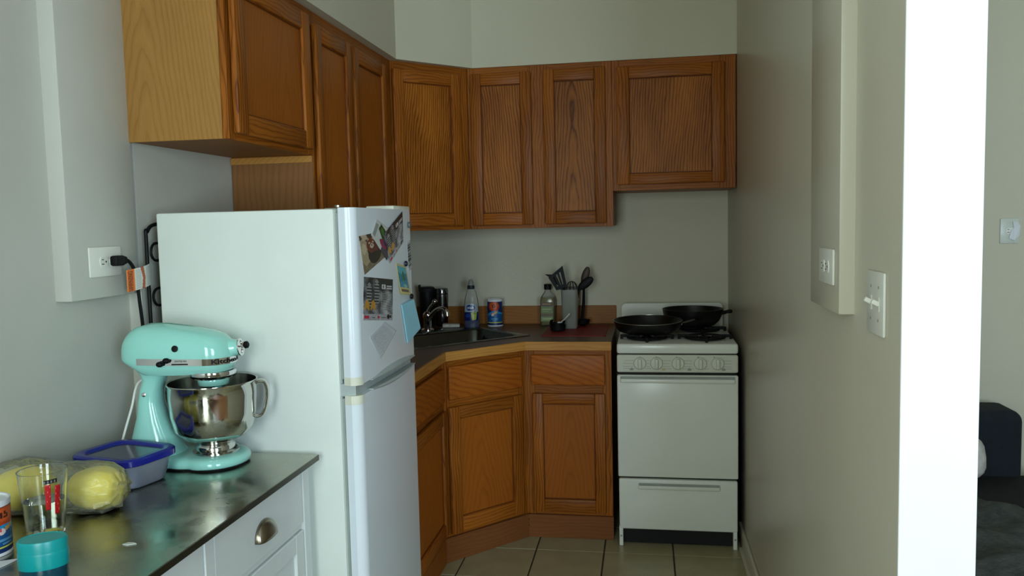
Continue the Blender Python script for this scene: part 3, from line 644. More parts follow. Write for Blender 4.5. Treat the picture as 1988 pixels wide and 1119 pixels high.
k.oval(33, 22, 6, 4.6, (206, 186, 168)); k.oval(27, 16, 3, 2, (200, 170, 146)); k.oval(38, 16, 3, 2, (200, 170, 146)); k.oval(33, 21, 1.8, 1.4, (16, 10, 9)); k.oval(28.5, 18, 1.3, 1.3, (10, 7, 7)); k.oval(37, 18, 1.3, 1.3, (10, 7, 7)); k.oval(60, 30, 6, 9, (150, 52, 28)); k.grain(.08, 5)
card('animal_photo', 'photo of a small reddish brown furry animal on the freezer door, lowest left', 'photo', k, (2.137, 1.423), (2.310, 1.433), (2.370, 1.359), (2.171, 1.314), .0006)
k = Ink(26, 34, (222, 208, 140)); k.rect(2, 2, 24, 26, (40, 140, 168))
k.poly([(2, 2), (24, 2), (24, 8), (14, 12), (2, 9)], (92, 184, 196)); k.oval(15, 14, 4, 7, (52, 116, 90)); k.poly([(2, 20), (24, 17), (24, 26), (2, 26)], (58, 150, 178)); k.rect(4, 28, 22, 31, (110, 96, 84)); k.oval(16, 24, 5, 2, (150, 200, 200))
card('postcard', 'yellow bordered blue postcard near the right edge of the freezer door', 'postcard', k, (2.465, 1.332), (2.570, 1.316), (2.607, 1.218), (2.492, 1.232), .0006, .004)
k = Ink(8, 30, (206, 210, 210))
for y in range(2, 28): k.rect(1, y, 7, y + 1, (40, 44, 50) if random.random() < .55 else (150, 154, 158))
card('small_card', 'small dark printed card at the far edge of the freezer door', 'card', k, (2.585, 1.395), (2.628, 1.402), (2.640, 1.308), (2.592, 1.300), .0015)
o = B(); f1 = [(2.500, 1.196), (2.600, 1.204), (2.668, 1.098), (2.552, 1.064)]
o.loft([[Vector((XD + .001 + (.004 if i in (1, 2) else 0), y, z)) for i, (y, z) in enumerate(f1)], [Vector((XD + .003 + (.012 if i in (1, 2) else .001), y + .004, z)) for i, (y, z) in enumerate(f1)]])
tag(o.obj('folded_note', PALEBLUE, smooth=0), 'pale blue folded card hanging off the right edge of the freezer door', 'note')
k = Ink(30, 40, (210, 216, 222))
for y in range(5, 36, 3):
    for x in range(4, 26): k.g[y][x] = (176, 182, 190) if random.random() < .7 else (205, 210, 216)
card('letter', 'thin white handwritten sheet, tilted, below the straight flyer', 'note', k, (2.195, 1.134), (2.333, 1.162), (2.436, 1.121), (2.273, 1.059), .0006, .003, PRINT)
for lab, y, z, m, r in (('small grey round magnet near the top right edge of the freezer door', 2.606, 1.452, mat('grey_magnet', (90, 94, 92), .4), .010), ('dark blue magnet holding the postcard', 2.552, 1.326, mat('navy_magnet', (14, 18, 52), .4), .009), ('small black magnet under the postcard', 2.604, 1.214, BLACK, .009)):
    b = B(); b.lathe([(r, 0), (r, .004), (r * .8, .007), (0, .0075)], (XD + .0042, y, z), 18, ax=(1, 0, 0)); tag(b.obj('magnet', m), lab, 'magnet')

# ------------------------------------------------------------------ white cart with a steel top
ZTB = .826; CX0, CX1, CY0, CY1 = XL + .006, -.893, .95, 2.072
t = thing('kitchen_cart', 'white drawer cart with a stainless steel top against the left wall', 'cart', (0, 0, 0))
b = B(); b.box(CX0, CX1, CY0, CY1, ZTB - .014, ZTB, .0015, 1); b.obj('steel_top', STEEL_T, t)
b = B(); b.box(CX1 - .001, CX1 + .0012, CY0, CY1, ZTB - .016, ZTB - .001, .0004, 1); b.obj('top_edge', STEEL_E, t)
FX = -.918
B().box(CX0 + .02, FX - .02, CY0 + .03, CY1 - .03, .10, ZTB - .014).obj('carcass', CARTW, t, smooth=0)
for y in (CY0 + .02, 1.520, CY1 - .058): B().box(FX - .04, FX + .002, y, y + .038, 0 if y != 1.52 else .1, ZTB - .014, .002, 1).obj('post', CARTW, t)
for y in (CY0 + .02, CY1 - .058): B().box(CX0 + .01, CX0 + .05, y, y + .038, 0, ZTB - .014, .002, 1).obj('post', CARTW, t)
B().box(FX - .03, FX - .006, CY0 + .06, CY1 - .06, .640, .652).obj('rail', CARTW, t, smooth=0)
def cup(parent, y, z):
    b = B(); n, m_ = 20, 8; rings = []
    for i in range(m_ + 1):
        a = PI / 2 * i / m_; rings.append([Vector((FX + .024 * math.cos(a) * 1.0 * math.sin(max(.02, PI * j / n)) ** .5, y - .047 * math.cos(PI * j / n) * (1), z + .045 * math.sin(a) * math.sin(PI * j / n) ** .8)) for j in range(n + 1)])
    b.loft(rings, False, False, closed=False); o = b.obj('cup_pull', NICKEL, parent, smooth=60)
    md = o.modifiers.new('thickness', 'SOLIDIFY'); md.thickness = .0022; md.offset = -1; return o
for ya, yb_ in ((1.560, CY1 - .061), (CY0 + .061, 1.518)):
    d = B().box(FX - .018, FX, ya + .002, yb_ - .002, .655, ZTB - .018, .002, 1).obj('drawer_front', CARTW, t); cup(d, (ya + yb_) / 2, .703)
    d = B(); d.box(FX - .018, FX - .008, ya + .04, yb_ - .04, .15, .60); d = d.obj('cupboard_door', CARTW, t, smooth=0)
    for q in ((ya + .002, ya + .05, .12, .636), (yb_ - .05, yb_ - .002, .12, .636)): B().box(FX - .018, FX, q[0], q[1], q[2], q[3], .002, 1).obj('stile', CARTW, d)
    for q in ((ya + .05, yb_ - .05, .12, .17), (ya + .05, yb_ - .05, .586, .636)): B().box(FX - .018, FX, q[0], q[1], q[2], q[3], .002, 1).obj('rail', CARTW, d)

# ------------------------------------------------------------------ stand mixer (local x runs from the back to the front of the head)
t = thing('stand_mixer', 'aqua stand mixer with a polished steel bowl, on the steel cart top', 'mixer', (-1.142, 1.975, ZTB), math.radians(8)); t.scale = (.955, 1, 1)
def smooth_step(a, b_, x): x = max(0, min(1, (x - a) / (b_ - a))); return x * x * (3 - 2 * x)
def interp(tab, x):
    for i in range(len(tab) - 1):
        if x <= tab[i + 1][0]:
            (a, va), (c, vc) = tab[i], tab[i + 1]; q = max(0, min(1, (x - a) / (c - a))); return va + (vc - va) * q
    return tab[-1][1]
TOP = [(-.245, .368), (-.19, .381), (-.118, .379), (-.027, .367), (.03, .354), (.075, .338)]
BOT = [(-.245, .270), (-.21, .262), (-.17, .247), (-.06, .2475), (.075, .254)]
HB, HF, HW = -.243, .068, .065
def outline(n=56):
    out = []
    for i in range(n):
        a = 2 * PI * i / n; c, s_ = math.cos(a), math.sin(a); e = 2 / 3.2
        c2 = math.copysign(abs(c) ** e, c); s2 = math.copysign(abs(s_) ** e, s_)
        x = (c2 * (HF if c > 0 else .0)) if c > 0 else 0
        # round nose in front, squarer tail behind
        if c >= 0: out.append((HF * c, HW * s_))
        else: out.append((HB * (abs(c) ** .62), HW * math.copysign(abs(s_) ** .62, s_)))
    return out
OL = outline(); ZM = .293
rings = []
for k_ in range(-6, 11):
    ring = []
    if k_ < 0: q = -k_ / 6; c = 1 - .16 * q ** 3
    else: q = k_ / 10; c = (1 - min(q, .997) ** 2.8) ** (1 / 2.8)
    for x, y in OL:
        xx = x * c if x > 0 else x * (c if k_ < 0 else (1 - (1 - c) * .40)); yy = y * c
        if k_ >= 0: z = ZM + q * (interp(TOP, xx) - ZM)
        else: z = ZM - q * (ZM - interp(BOT, xx))
        ring.append(Vector((xx, yy, z)))
    rings.append(ring)
b = B(); b.loft(rings); hd = b.obj('motor_head', AQUA, t, smooth=50)
# trim band
def band_z(x): return .2855 - .000 * x - smooth_step(-.22, .07, x) * .004
rings = []
for x, y in OL:
    if x < -.195: continue
    rings.append((x, y))
# order the band as an open strip from the back of one side, round the nose, to the back of the other
i0 = next(i for i in range(len(OL)) if OL[i][0] < -.222)
seq = [p for p in OL if p[0] >= -.195]; seq = sorted(seq, key=lambda p: math.atan2(p[1], p[0] + .1))
def offset(p, d): v = Vector((max(p[0], 0) / HF ** 2 if p[0] > 0 else 0, p[1] / HW ** 2)).normalized(); return Vector((p[0] + v.x * d, p[1] + v.y * d))
bd = B(); rr = []
for p in seq:
    a, c = offset(p, -.003), offset(p, .0022); z = band_z(p[0]); rr.append([Vector((a.x, a.y, z - .0085)), Vector((c.x, c.y, z - .0085)), Vector((c.x, c.y, z + .0085)), Vector((a.x, a.y, z + .0085))])
bd.loft(rr); band = bd.obj('trim_band', CHROME, hd, smooth=30, label='chrome trim band with dark lettering')
def on_band(x, y, z):
    s_ = x                                                          # arc length from the nose, + towards the far side
    q = PI / 2 * HF; r = HF + .0024 + z
    if abs(s_) <= q: a = s_ / HF; return Vector((r * math.cos(a), (HW + .0024 + z) * math.sin(a), band_z(.05) - .0050 + y))
    return Vector((-(abs(s_) - q), math.copysign(HW + .0026 + z, s_), band_z(0) - .0050 + y))
letters('maker_lettering', 'KitchenAid', .0165, lambda x, y, z: on_band(x * 1.55 - .024, y, z), BLACK, band, bold=.0005)
letters('model_lettering', 'ARTISAN', .0065, lambda x, y, z: Vector((x * 1.3 - .056, -(HW + .0030 + z), band_z(-.1) + .0005 + y)), GASKET, band)
B().box(-.080, -.036, -HW - .0036, -HW - .001, .2770, .2800).obj('speed_slot', BLACKM, hd, smooth=0)
for nm, x, z in (('lock_lever', -.093, .289), ('speed_lever', -.111, .280)):
    b = B(); b.cyl((x, -HW + .004, z), (x, -HW - .004, z), .004, n=10); b.ball((x, -HW - .006, z), .010, .008, .0075, 14, 8); b.obj(nm, BLACK, hd)
b = B(); b.lathe([(.0085, 0), (.0085, .003), (.006, .004), (0, .004)], (-.070, -HW + .0005, .319), 18, ax=(0, -1, .16)); b.obj('head_plug', BLACK, hd)
# attachment hub and its knob
b = B(); b.lathe([(.030, -.035), (.026, .0), (.0215, .012), (.0215, .022)], (.060, 0, .309), 28, ax=(1, 0, .12)); b.obj('attachment_hub', AQUA, hd)
b = B(); b.lathe([(.0215, 0), (.0235, .001), (.0235, .004), (.017, .0045), (.016, .001)], (.0815, 0, .3115), 28, ax=(1, 0, .12)); b.obj('hub_ring', CHROME, hd)
b = B(); b.cyl((.082, -.006, .313), (.100, -.012, .318), .0028, n=10); b.obj('hub_pin', CHROME, hd)
b = B(); b.lathe([(.006, 0), (.0095, .003), (.0095, .010), (.006, .013)], (.099, -.012, .318), 16, ax=(1, -.2, .2)); b.obj('hub_knob', BLACK, hd)
# drive below the head
b = B(); b.lathe([(.061, .252), (.062, .248), (.060, .236), (.056, .233)], (.004, 0, 0), 40); b.obj('drip_ring', CHROME, hd)
b = B(); b.lathe([(.040, .236), (.043, .228), (.040, .214), (.020, .210)], (.004, 0, 0), 32); b.obj('planetary', AQUA, hd)
b = B(); b.lathe([(.0105, .215), (.0105, .185), (.006, .182), (.006, .150)], (.018, -.004, 0), 16); b.obj('beater_shaft', AQUA_D, hd)
b = B(); b.tube(spline([(.018, -.004, .155), (-.030, -.004, .135), (-.035, -.004, .085), (.010, -.004, .062), (.055, -.004, .085), (.055, -.004, .135), (.018, -.004, .155)], 5), .005, 8); b.obj('flat_beater', STEEL_B, hd)
# pedestal and base
def ell(cx, a_, w_, z, n=36, e=.8): return [Vector((cx + a_ * math.copysign(abs(math.cos(2 * PI * i / n)) ** e, math.cos(2 * PI * i / n)), w_ * math.copysign(abs(math.sin(2 * PI * i / n)) ** e, math.sin(2 * PI * i / n)), z)) for i in range(n)]
b = B(); b.loft([ell(-.160, .083, .070, .022), ell(-.166, .068, .058, .05), ell(-.167, .060, .050, .080), ell(-.172, .040, .042, .130), ell(-.174, .032, .038, .17), ell(-.170, .030, .036, .205), ell(-.160, .030, .036, .232), ell(-.157, .042, .042, .250), ell(-.157, .055, .052, .268)])
b.obj('pedestal', AQUA, t, smooth=50)
b = B(); b.lathe([(.0058, 0), (.0058, .002), (.003, .003)], (-.176, -.0375, .195), 14, ax=(0, -1, .1)); b.obj('hinge_screw', CHROME, t)
def base_ring(k, z):
    out = []
    for i in range(56):
        a = 2 * PI * i / 56; d = Vector((math.cos(a), math.sin(a))); best = 0
        for cx, r in ((.0, .094), (-.06, .084), (-.12, .074), (-.165, .066)):
            q = d.x * cx - d.x * (-.06) + 0; c = Vector((cx + .06, 0)); dd = d.dot(c); disc = r * r - (c.length_squared - dd * dd)
            if disc > 0: best = max(best, dd + math.sqrt(disc))
        out.append(Vector((-.06 + d.x * (best + k), d.y * (best + k), z)))
    return out
b = B(); b.loft([base_ring(-.004, .005), base_ring(0, .009), base_ring(0, .018), base_ring(-.004, .025), base_ring(-.012, .030), base_ring(-.028, .033), base_ring(-.05, .034)]); b.obj('base', AQUA, t, smooth=50)
b = B(); b.loft([base_ring(-.008, 0), base_ring(-.004, .005)]); b.obj('base_pad', BLACKM, t)
b = B(); b.lathe([(.062, .033), (.062, .038), (.056, .040), (.050, .036)], (.002, 0, 0), 36); b.obj('bowl_clamp', STEEL, t)
bl = B(); bl.lathe([(.047, .036), (.052, .038), (.053, .050), (.047, .058), (.050, .063), (.080, .074), (.105, .098), (.1140, .140), (.1170, .190), (.1180, .218), (.1205, .221), (.1200, .224), (.1160, .222), (.1145, .190), (.1110, .142), (.102, .101), (.078, .078), (.0, .068)], (0, 0, 0), 56, cap0=True, cap1=False)
bowl = bl.obj('mixing_bowl', STEEL, t, smooth=50)
hpts = spline([(x * .966, x * .26, z) for x, z in ((.110, .206), (.126, .214), (.139, .210), (.145, .190), (.143, .160), (.134, .130), (.120, .119), (.102, .122))], 5)
b = B(); b.tube(hpts, 1, 12, flat=(.004, .012, (0, 0, 1))); b.bm.clear()
rings = []
sd = Vector((-.26, .966, 0)); 
for i, p in enumerate(hpts):
    d = (hpts[min(i + 1, len(hpts) - 1)] - hpts[max(i - 1, 0)]).normalized(); u = d.cross(sd).normalized()
    rings.append([p + sd * (.0125 * math.cos(2 * PI * k / 12)) + u * (.0058 * math.sin(2 * PI * k / 12)) for k in range(12)])
b.loft(rings); b.obj('bowl_handle', STEEL, bowl, smooth=50)
b = B(); b.tube(spline([(-.180, .03, .235), (-.226, .03, .212), (-.240, .015, .15), (-.256, -.005, .08), (-.268, -.02, .012), (-.262, -.04, .004)], 6), .0035, 8); b.obj('mains_cord', SWITCHW, t, label='white mains cord hanging behind the pedestal')

# ------------------------------------------------------------------ things on the cart
t = thing('food_container', 'milky plastic food box with a blue lid, in front of the stand mixer', 'container', (-1.285, 1.798, ZTB + .0005), math.radians(-13))
b = B(); b.loft([[Vector((x, y, z)) for x, y in rrect(0, 0, hx, hy, r_, 5)] for hx, hy, r_, z in ((.074, .058, .034, 0), (.082, .066, .038, .005), (.096, .079, .043, .060), (.099, .082, .045, .0635), (.096, .079, .043, .0635), (.093, .076, .041, .060), (.079, .063, .036, .008), (.06, .045, .02, .007))]); b.obj('tub', TUBM, t, smooth=45)
b = B(); b.loft([[Vector((x, y, z)) for x, y in rrect(0, 0, hx, hy, r_, 5)] for hx, hy, r_, z in ((.102, .085, .046, .062), (.105, .088, .048, .064), (.105, .088, .048, .077), (.100, .083, .045, .081), (.082, .065, .03, .080), (.078, .061, .028, .0745))], False, False); ld = b.obj('lid', NAVYLID, t, smooth=50)
B().prism(rrect(0, 0, .080, .063, .028, 5), .0725, .075).obj('lid_window', NAVYLID2, ld, smooth=0)
t = thing('drinking_glass', 'clear drinking glass half full of water with red print, on the cart', 'glass', (-1.228, 1.452, ZTB)); t.scale = (.83, .83, .93)
b = B(); b.lathe([(.040, 0), (.0415, .004), (.0475, .07), (.056, .147), (.0565, .149), (.0545, .149), (.0455, .07), (.0395, .012), (.0, .010)], (0, 0, 0), 40, cap1=False); b.obj('glass_wall', GLASS, t, smooth=50)
b = B(); b.lathe([(.0, .0105), (.0390, .0125), (.0452, .0705), (.0468, .082), (.0, .0815)], (0, 0, 0), 40, cap0=False, cap1=False); b.obj('water', WATER, t, smooth=50)
def on_glass(a0, a1, z0, z1): return lambda u, v: ((.0405 + .108 * ((z0 + (z1 - z0) * v)) + .0006 - .006 * (1 - v) * 0) * math.cos(a0 + (a1 - a0) * u), (.0411 + .108 * (z0 + (z1 - z0) * v)) * math.sin(a0 + (a1 - a0) * u), z0 + (z1 - z0) * v)
for a0, a1, z0, z1, c in ((-.62, -.38, .068, .125, (190, 26, 32)), (-.20, .06, .055, .120, (190, 26, 32)), (-.66, -.10, .127, .136, (24, 24, 26))):
    k = Ink(8, 16, c)
    if c[0] > 100:
        for y in range(1, 16, 3): k.put(random.randint(1, 6), y, (225, 120, 118)); k.put(random.randint(1, 6), y, (140, 14, 20))
    else:
        for x in range(0, 8, 2): k.rect(x, 4, x + 1, 14, (120, 124, 118))
    o = k.mesh('printed_mark', on_glass(a0 + .5 - .7, a1 + .5 - .7, z0, z1), t, back=.0003)
# bread in a clear bag
def lump(name, label, c, rx, ry, rz, rot, m):
    b = B(); b.ball((0, 0, 0), rx, ry, rz, 28, 16)
    for v in b.bm.verts: k = 1 + .05 * math.sin(v.co.x * 60) * math.cos(v.co.y * 45); v.co = Vector((v.co.x * k, v.co.y * k, max(v.co.z * k, -rz * .8)))
    o = b.obj(name, m, None, smooth=60); o.location = c; o.rotation_euler = (0, 0, rot); return tag(o, label, 'bread', None)
lump('bread_roll', 'yellow bread roll at the rounded end of the clear bag, right of the glass', (-1.225, 1.612, ZTB + .046), .072, .054, .050, -.15, YELLOW)
lump('bread_roll', 'yellow bread roll at the far left in the clear bag, left of the glass', (-1.385, 1.590, ZTB + .048), .074, .058, .052, .2, YELLOW)
b = B(); rings = []
R = random.Random(4); N_ = 34
cent = [(-1.468, .012, .02, .03), (-1.462, .040, .045, .05), (-1.44, .060, .056, .058), (-1.40, .070, .066, .060), (-1.35, .066, .064, .056), (-1.31, .058, .056, .049), (-1.27, .058, .057, .050), (-1.23, .061, .060, .053), (-1.19, .056, .054, .050), (-1.165, .040, .040, .040), (-1.156, .018, .016, .02)]
for i, (x, ry, rzz, hz) in enumerate(cent):
    ring = []
    for k in range(N_):
        a = 2 * PI * k / N_; q = 1 + R.uniform(-.05, .05) + .03 * math.sin(5 * a + i)
        z = ZTB + .052 + rzz * q * math.sin(a) * 1.02; ring.append(Vector((x + R.uniform(-.004, .004), 1.592 + .012 * (x + 1.3) / .15 + ry * q * math.cos(a) * 1.05, max(ZTB + .0015, z))))
    rings.append(ring)
b.loft(rings); tag(b.obj('plastic_bag', BAG, None, smooth=25), 'crumpled clear plastic bag holding yellow bread behind the glass', 'bag')
# canisters (one on the cart, one on the worktop)
def salt_can(loc, label, r, h, a_mid):
    t = thing('food_canister', label, 'canister', loc, 0)
    b = B(); b.lathe([(r * .97, 0), (r, .002), (r, h - .012), (r * .98, h - .010)], (0, 0, 0), 32); b.obj('tin', mat('canister_blue', (22, 44, 92), .35), t)
    b = B(); b.lathe([(r * 1.02, h - .012), (r * 1.035, h - .008), (r * 1.035, h), (r * .96, h), (r * .93, h - .004), (0, h - .004)], (0, 0, 0), 32, cap1=False); b.obj('lid', PAPER, t)
    b = B(); b.lathe([(r * 1.02, 0), (r * 1.025, .003), (r * 1.005, .006)], (0, 0, 0), 32); b.obj('rim', PAPER, t)
    k = Ink(64, 54, (20, 46, 98))
    k.rect(0, 26, 64, 46, (18, 82, 140)); k.poly([(0, 30), (30, 20), (64, 26), (64, 30), (30, 25), (0, 36)], (40, 140, 190)); k.rect(0, 47, 64, 49, (196, 204, 90)); k.oval(31, 10, 19, 11.5, (178, 62, 26)); k.oval(31, 9, 14, 8, (196, 84, 36))
    for x, y, w_, h_ in ((25, 6, 3, 7), (30, 5, 3, 4), (33, 8, 3, 5), (29, 11, 7, 2)): k.rect(x, y, x + w_, y + h_, (60, 22, 14))
    k.oval(26, 29, 5, 4, (226, 206, 200)); k.oval(24, 27, 2.4, 2, (206, 80, 84)); k.poly([(30, 25), (46, 19), (40, 27), (32, 29)], (200, 150, 70)); k.rect(22, 38, 44, 41, (90, 150, 190)); k.rect(26, 43, 40, 45, (90, 150, 190))
    k.mesh('label_print', on_can((0, 0), r + .0006, .007, h - .013, a_mid - 1.25, a_mid + 1.25), t, PRINT)
    return t
salt_can((-.785, 4.185, ZW + .0005), 'blue and orange food canister on the worktop beside the dish soap', .040, .142, -1.5)
salt_can((-1.276, 1.352, ZTB + .0005), 'blue and orange food canister with a white lid on the cart, cut by the frame', .043, .108, .05)
t = thing('oval_jar', 'dark oval jar with a teal cap at the front of the cart', 'jar', (-1.068, 1.252, ZTB), math.radians(28))
b = B(); b.lathe([(.037, 0), (.0395, .004), (.0395, .040)], (0, 0, 0), 40, sy=.74); b.obj('jar_body', TEALB, t)
b = B(); b.lathe([(.0405, .030), (.041, .032), (.041, .056), (.0405, .058), (.040, .060), (.041, .076), (.039, .0800), (.037, .0805), (.036, .0795), (0, .0795)], (0, 0, 0), 40, sy=.74, cap1=False); b.obj('cap', TEAL, t)
b = B(); q = [(-1.190, 1.334), (-1.244, 1.301), (-1.31, 1.297), (-1.315, 1.235), (-1.20, 1.245)]
b.loft([[Vector((x, y, ZTB + .0006)) for x, y in q], [Vector((x, y, ZTB + .0022)) for x, y in q]]); o = b.obj('paper_sheet', PAPER, None, smooth=0); tag(o, 'white paper corner lying on the cart in front of the canister', 'paper')
b = B(); q = [(-.012, -.004), (.0, -.008), (.016, .002), (.008, .007), (-.006, .006)]
b.loft([[Vector((x, y, .0004)) for x, y in q], [Vector((x * .9, y * .9, .002)) for x, y in q]]); o = b.obj('paper_scrap', SMUDGE, None, smooth=0); o.location = (-1.022, 1.425, ZTB); tag(o, 'tiny white scrap on the bare steel cart top', 'scrap')

# ------------------------------------------------------------------ things on the worktop
ZW2 = ZW + .0005
t = thing('travel_mug', 'black travel mug behind the faucet at the sink', 'mug', (-1.150, 4.170, ZW2))
b = B(); b.lathe([(.036, 0), (.038, .004), (.042, .18), (.041, .186)], (0, 0, 0), 28); b.obj('mug_body', BLACK, t)
b = B(); b.lathe([(.0425, .186), (.0435, .190), (.0435, .204), (.036, .210)], (0, 0, 0), 28); b.box(-.044, -.034, -.012, .012, .204, .222, .003); b.obj('mug_lid', BLACKM, t)
t = thing('thermos', 'silver steel thermos beside the black travel mug', 'thermos', (-1.072, 4.180, ZW2))
b = B(); b.lathe([(.030, 0), (.031, .004), (.033, .10), (.036, .14), (.036, .170)], (0, 0, 0), 32); b.obj('flask', DSTEEL, t)
b = B(); b.lathe([(.0345, .170), (.0345, .176)], (0, 0, 0), 32); b.obj('flask_gap', BLACKM, t)
b = B(); b.lathe([(.036, .176), (.036, .192), (.034, .200), (.030, .203)], (0, 0, 0), 32); b.obj('flask_lid', DSTEEL, t)
t = thing('dish_soap', 'clear dish soap bottle with blue soap, standing behind the sink', 'bottle', (-.893, 4.100, ZW2), math.radians(10))
prof = [(.036, 0), (.040, .006), (.0405, .05), (.039, .10), (.034, .15), (.024, .19), (.0175, .205)]
b = B(); b.lathe(prof, (0, 0, 0), 32, sy=.62); b.obj('bottle', CLEARB, t, smooth=50)
b = B(); b.lathe([(.034, .003), (.038, .008), (.0385, .05), (.0378, .085)], (0, 0, 0), 32, sy=.58); b.obj('soap', SOAPB, t)
b = B(); b.lathe([(.0185, .203), (.0195, .206), (.0195, .219), (.017, .222)], (0, 0, 0), 24); b.obj('collar', mat('soap_collar', (30, 46, 50), .4), t)
b = B(); b.lathe([(.0165, .220), (.016, .232), (.012, .245), (.008, .252), (.0, .254)], (0, 0, 0), 24, cap1=False); b.obj('cap', FROST, t)
k = Ink(44, 54, (150, 165, 168)); k.oval(20, 12, 17, 12, (200, 214, 220)); k.oval(20, 12, 15.5, 10.5, (28, 52, 120)); k.text(8, 9, 'DAWN', (232, 238, 242)); k.rect(0, 26, 44, 54, (12, 28, 92)); k.poly([(22, 28), (40, 26), (36, 52), (24, 52)], (170, 184, 70)); k.rect(26, 30, 36, 32, (40, 70, 50)); k.oval(12, 38, 8, 6, (30, 60, 140))
def soap_pos(u, v):
    z = .040 + .086 * v; a = -PI / 2 - 1.05 + 2.0 * u
    r = interp([(0, .0405), (.05, .0405), (.10, .039), (.15, .034)], z) + .0007
    return (r * math.cos(a), r * .62 * math.sin(a) - .0004, z)
k.mesh('label_print', soap_pos, t, PRINT_G)
b = B(); b.box(-.045, .045, -.028, .028, 0, .018, .006, 2)
for v in b.bm.verts: v.co.z += .004 * math.sin(v.co.x * 90) * (v.co.z > .01)
o = b.obj('dish_sponge', SOLE); o.location = (-1.000, 4.085, ZW + .0056); o.rotation_euler = (0, 0, .2); tag(o, 'pale sponge lying on the sink deck in front of the thermos', 'sponge')
t = thing('oil_bottle', 'square bottle of olive oil with a black cap, left of the utensil holder', 'bottle', (-.505, 4.205, ZW2))
sec = lambda hx, hy, r_, z: [Vector((x, y, z)) for x, y in rrect(0, 0, hx, hy, r_, 4)]
b = B(); b.loft([sec(.036, .036, .01, 0), sec(.038, .038, .01, .004), sec(.038, .038, .01, .132), sec(.034, .034, .014, .150), sec(.018, .018, .015, .176), sec(.0145, .0145, .014, .184), sec(.0145, .0145, .014, .192)]); b.obj('bottle', CLEARB, t, smooth=50)
b = B(); b.loft([sec(.033, .033, .01, .006), sec(.0365, .0365, .01, .130), sec(.033, .033, .013, .148)]); b.obj('oil', OLIVE, t)
b = B(); b.lathe([(.0195, .188), (.0195, .214), (.0185, .216)], (0, 0, 0), 20); b.obj('cap', BLACK, t)
k = Ink(26, 46, (96, 118, 62)); k.rect(0, 0, 26, 10, (70, 40, 24)); k.rect(3, 3, 22, 6, (140, 110, 60)); k.rect(3, 16, 22, 18, (160, 172, 120)); k.rect(3, 21, 18, 22, (160, 172, 120)); k.rect(0, 27, 26, 34, (92, 72, 40)); k.rect(0, 36, 26, 46, (120, 148, 84)); k.rect(4, 39, 22, 41, (190, 200, 150))
k.mesh('label_print', lambda u, v: (-.033 + .062 * u, -.0386, .024 + .100 * v), t, PRINT)
o = B(); o.prism(rrect(0, 0, .152, .200, .008, 3), 0, .003); o = o.obj('cutting_mat', RED); o.location = (-.338, 3.972, ZW2); tag(o, 'thin red cutting mat on the worktop beside the stove', 'mat')
ZM2 = ZW2 + .0035; HX, HY = -.376, 4.060
t = thing('utensil_holder', 'tall frosted plastic holder full of cooking utensils', 'holder', (HX, HY, ZM2))
b = B(); b.loft([sec(.035, .035, .014, 0), sec(.037, .037, .014, .004), sec(.042, .042, .016, .196), sec(.0405, .0405, .016, .196), sec(.0355, .0355, .013, .008), sec(.02, .02, .01, .006)]); b.obj('holder_wall', FROST, t, smooth=50)
# slotted turner
t = thing('slotted_turner', 'black slotted turner leaning left in the utensil holder', 'utensil', (HX, HY, ZM2))
b = B(); b.tube([(.015, -.01, .012), (-.012, .0, .14), (-.030, .004, .205)], [.006, .007, .006], 8); b.obj('handle', BLACK, t)
M0 = Matrix.Translation((-.055, -.004, .250)) @ Matrix.Rotation(math.radians(-8), 4, 'Y') @ Matrix.Rotation(.1, 4, 'Z')
b = B()
pts = [(-.030, -.052), (.018, -.056), (.040, -.030), (.046, .046), (.020, .062), (-.046, .040)]
quad = [(-.012, -.058), (.036, -.050), (.044, .020), (.026, .060), (-.010, .050), (-.058, .012)]
def inq(u, v):                                                      # u along the foot, v up the blade
    l0 = (-.020 + (-.050 + .020) * v, -.056 + (.014 + .056) * v); r0 = (.036 + (.030 - .036) * v, -.052 + (.062 + .052) * v); return (l0[0] + (r0[0] - l0[0]) * u, l0[1] + (r0[1] - l0[1]) * u)
def blade_piece(u0, u1, v0, v1):
    c = [inq(u0, v0), inq(u1, v0), inq(u1, v1), inq(u0, v1)]; b.loft([[Vector((x, -.0015, z)) for x, z in c], [Vector((x, .0015, z)) for x, z in c]])
blade_piece(0, 1, 0, .22); blade_piece(0, 1, .82, 1)
for u0, u1 in ((0, .24), (.33, .46), (.55, .68), (.77, 1)): blade_piece(u0, u1, .22, .82)
b.move(M0); b.obj('slotted_blade', BLACK, t)
t = thing('spatula', 'black pointed spatula behind the slotted turner', 'utensil', (HX, HY, ZM2))
b = B(); b.tube([(.020, .015, .012), (-.015, .020, .14), (-.050, .022, .215)], [.005, .006, .005], 8); b.obj('handle', BLACK, t)
b = B(); q = [(-.056, .216), (-.044, .206), (-.076, .262), (-.112, .272), (-.120, .266), (-.098, .250)]; q = [(-.044, .206), (-.066, .256), (-.088, .270), (-.128, .272), (-.108, .258), (-.092, .240), (-.056, .208)]
b.loft([[Vector((x, .022, z)) for x, z in q], [Vector((x, .026, z)) for x, z in q]]); b.obj('blade', BLACK, t, smooth=0)
t = thing('whisk', 'wire whisk standing in the middle of the utensil holder', 'utensil', (HX, HY, ZM2))
b = B(); b.tube([(.006, .012, .010), (.008, .006, .12)], .007, 10); b.obj('handle', STEEL_B, t)
for k_ in range(5):
    a = PI * k_ / 5; w_ = B(); pp = []
    for i in range(17): q = i / 16; x = .036 * math.cos(PI * q); z = .150 + .086 * math.sin(PI * q) ** .7; pp.append((.010 + x * math.cos(a), .004 + x * math.sin(a) * .8, z))
    w_.tube(pp, .0014, 6); w_.obj('wire_loop', WIRE, t)
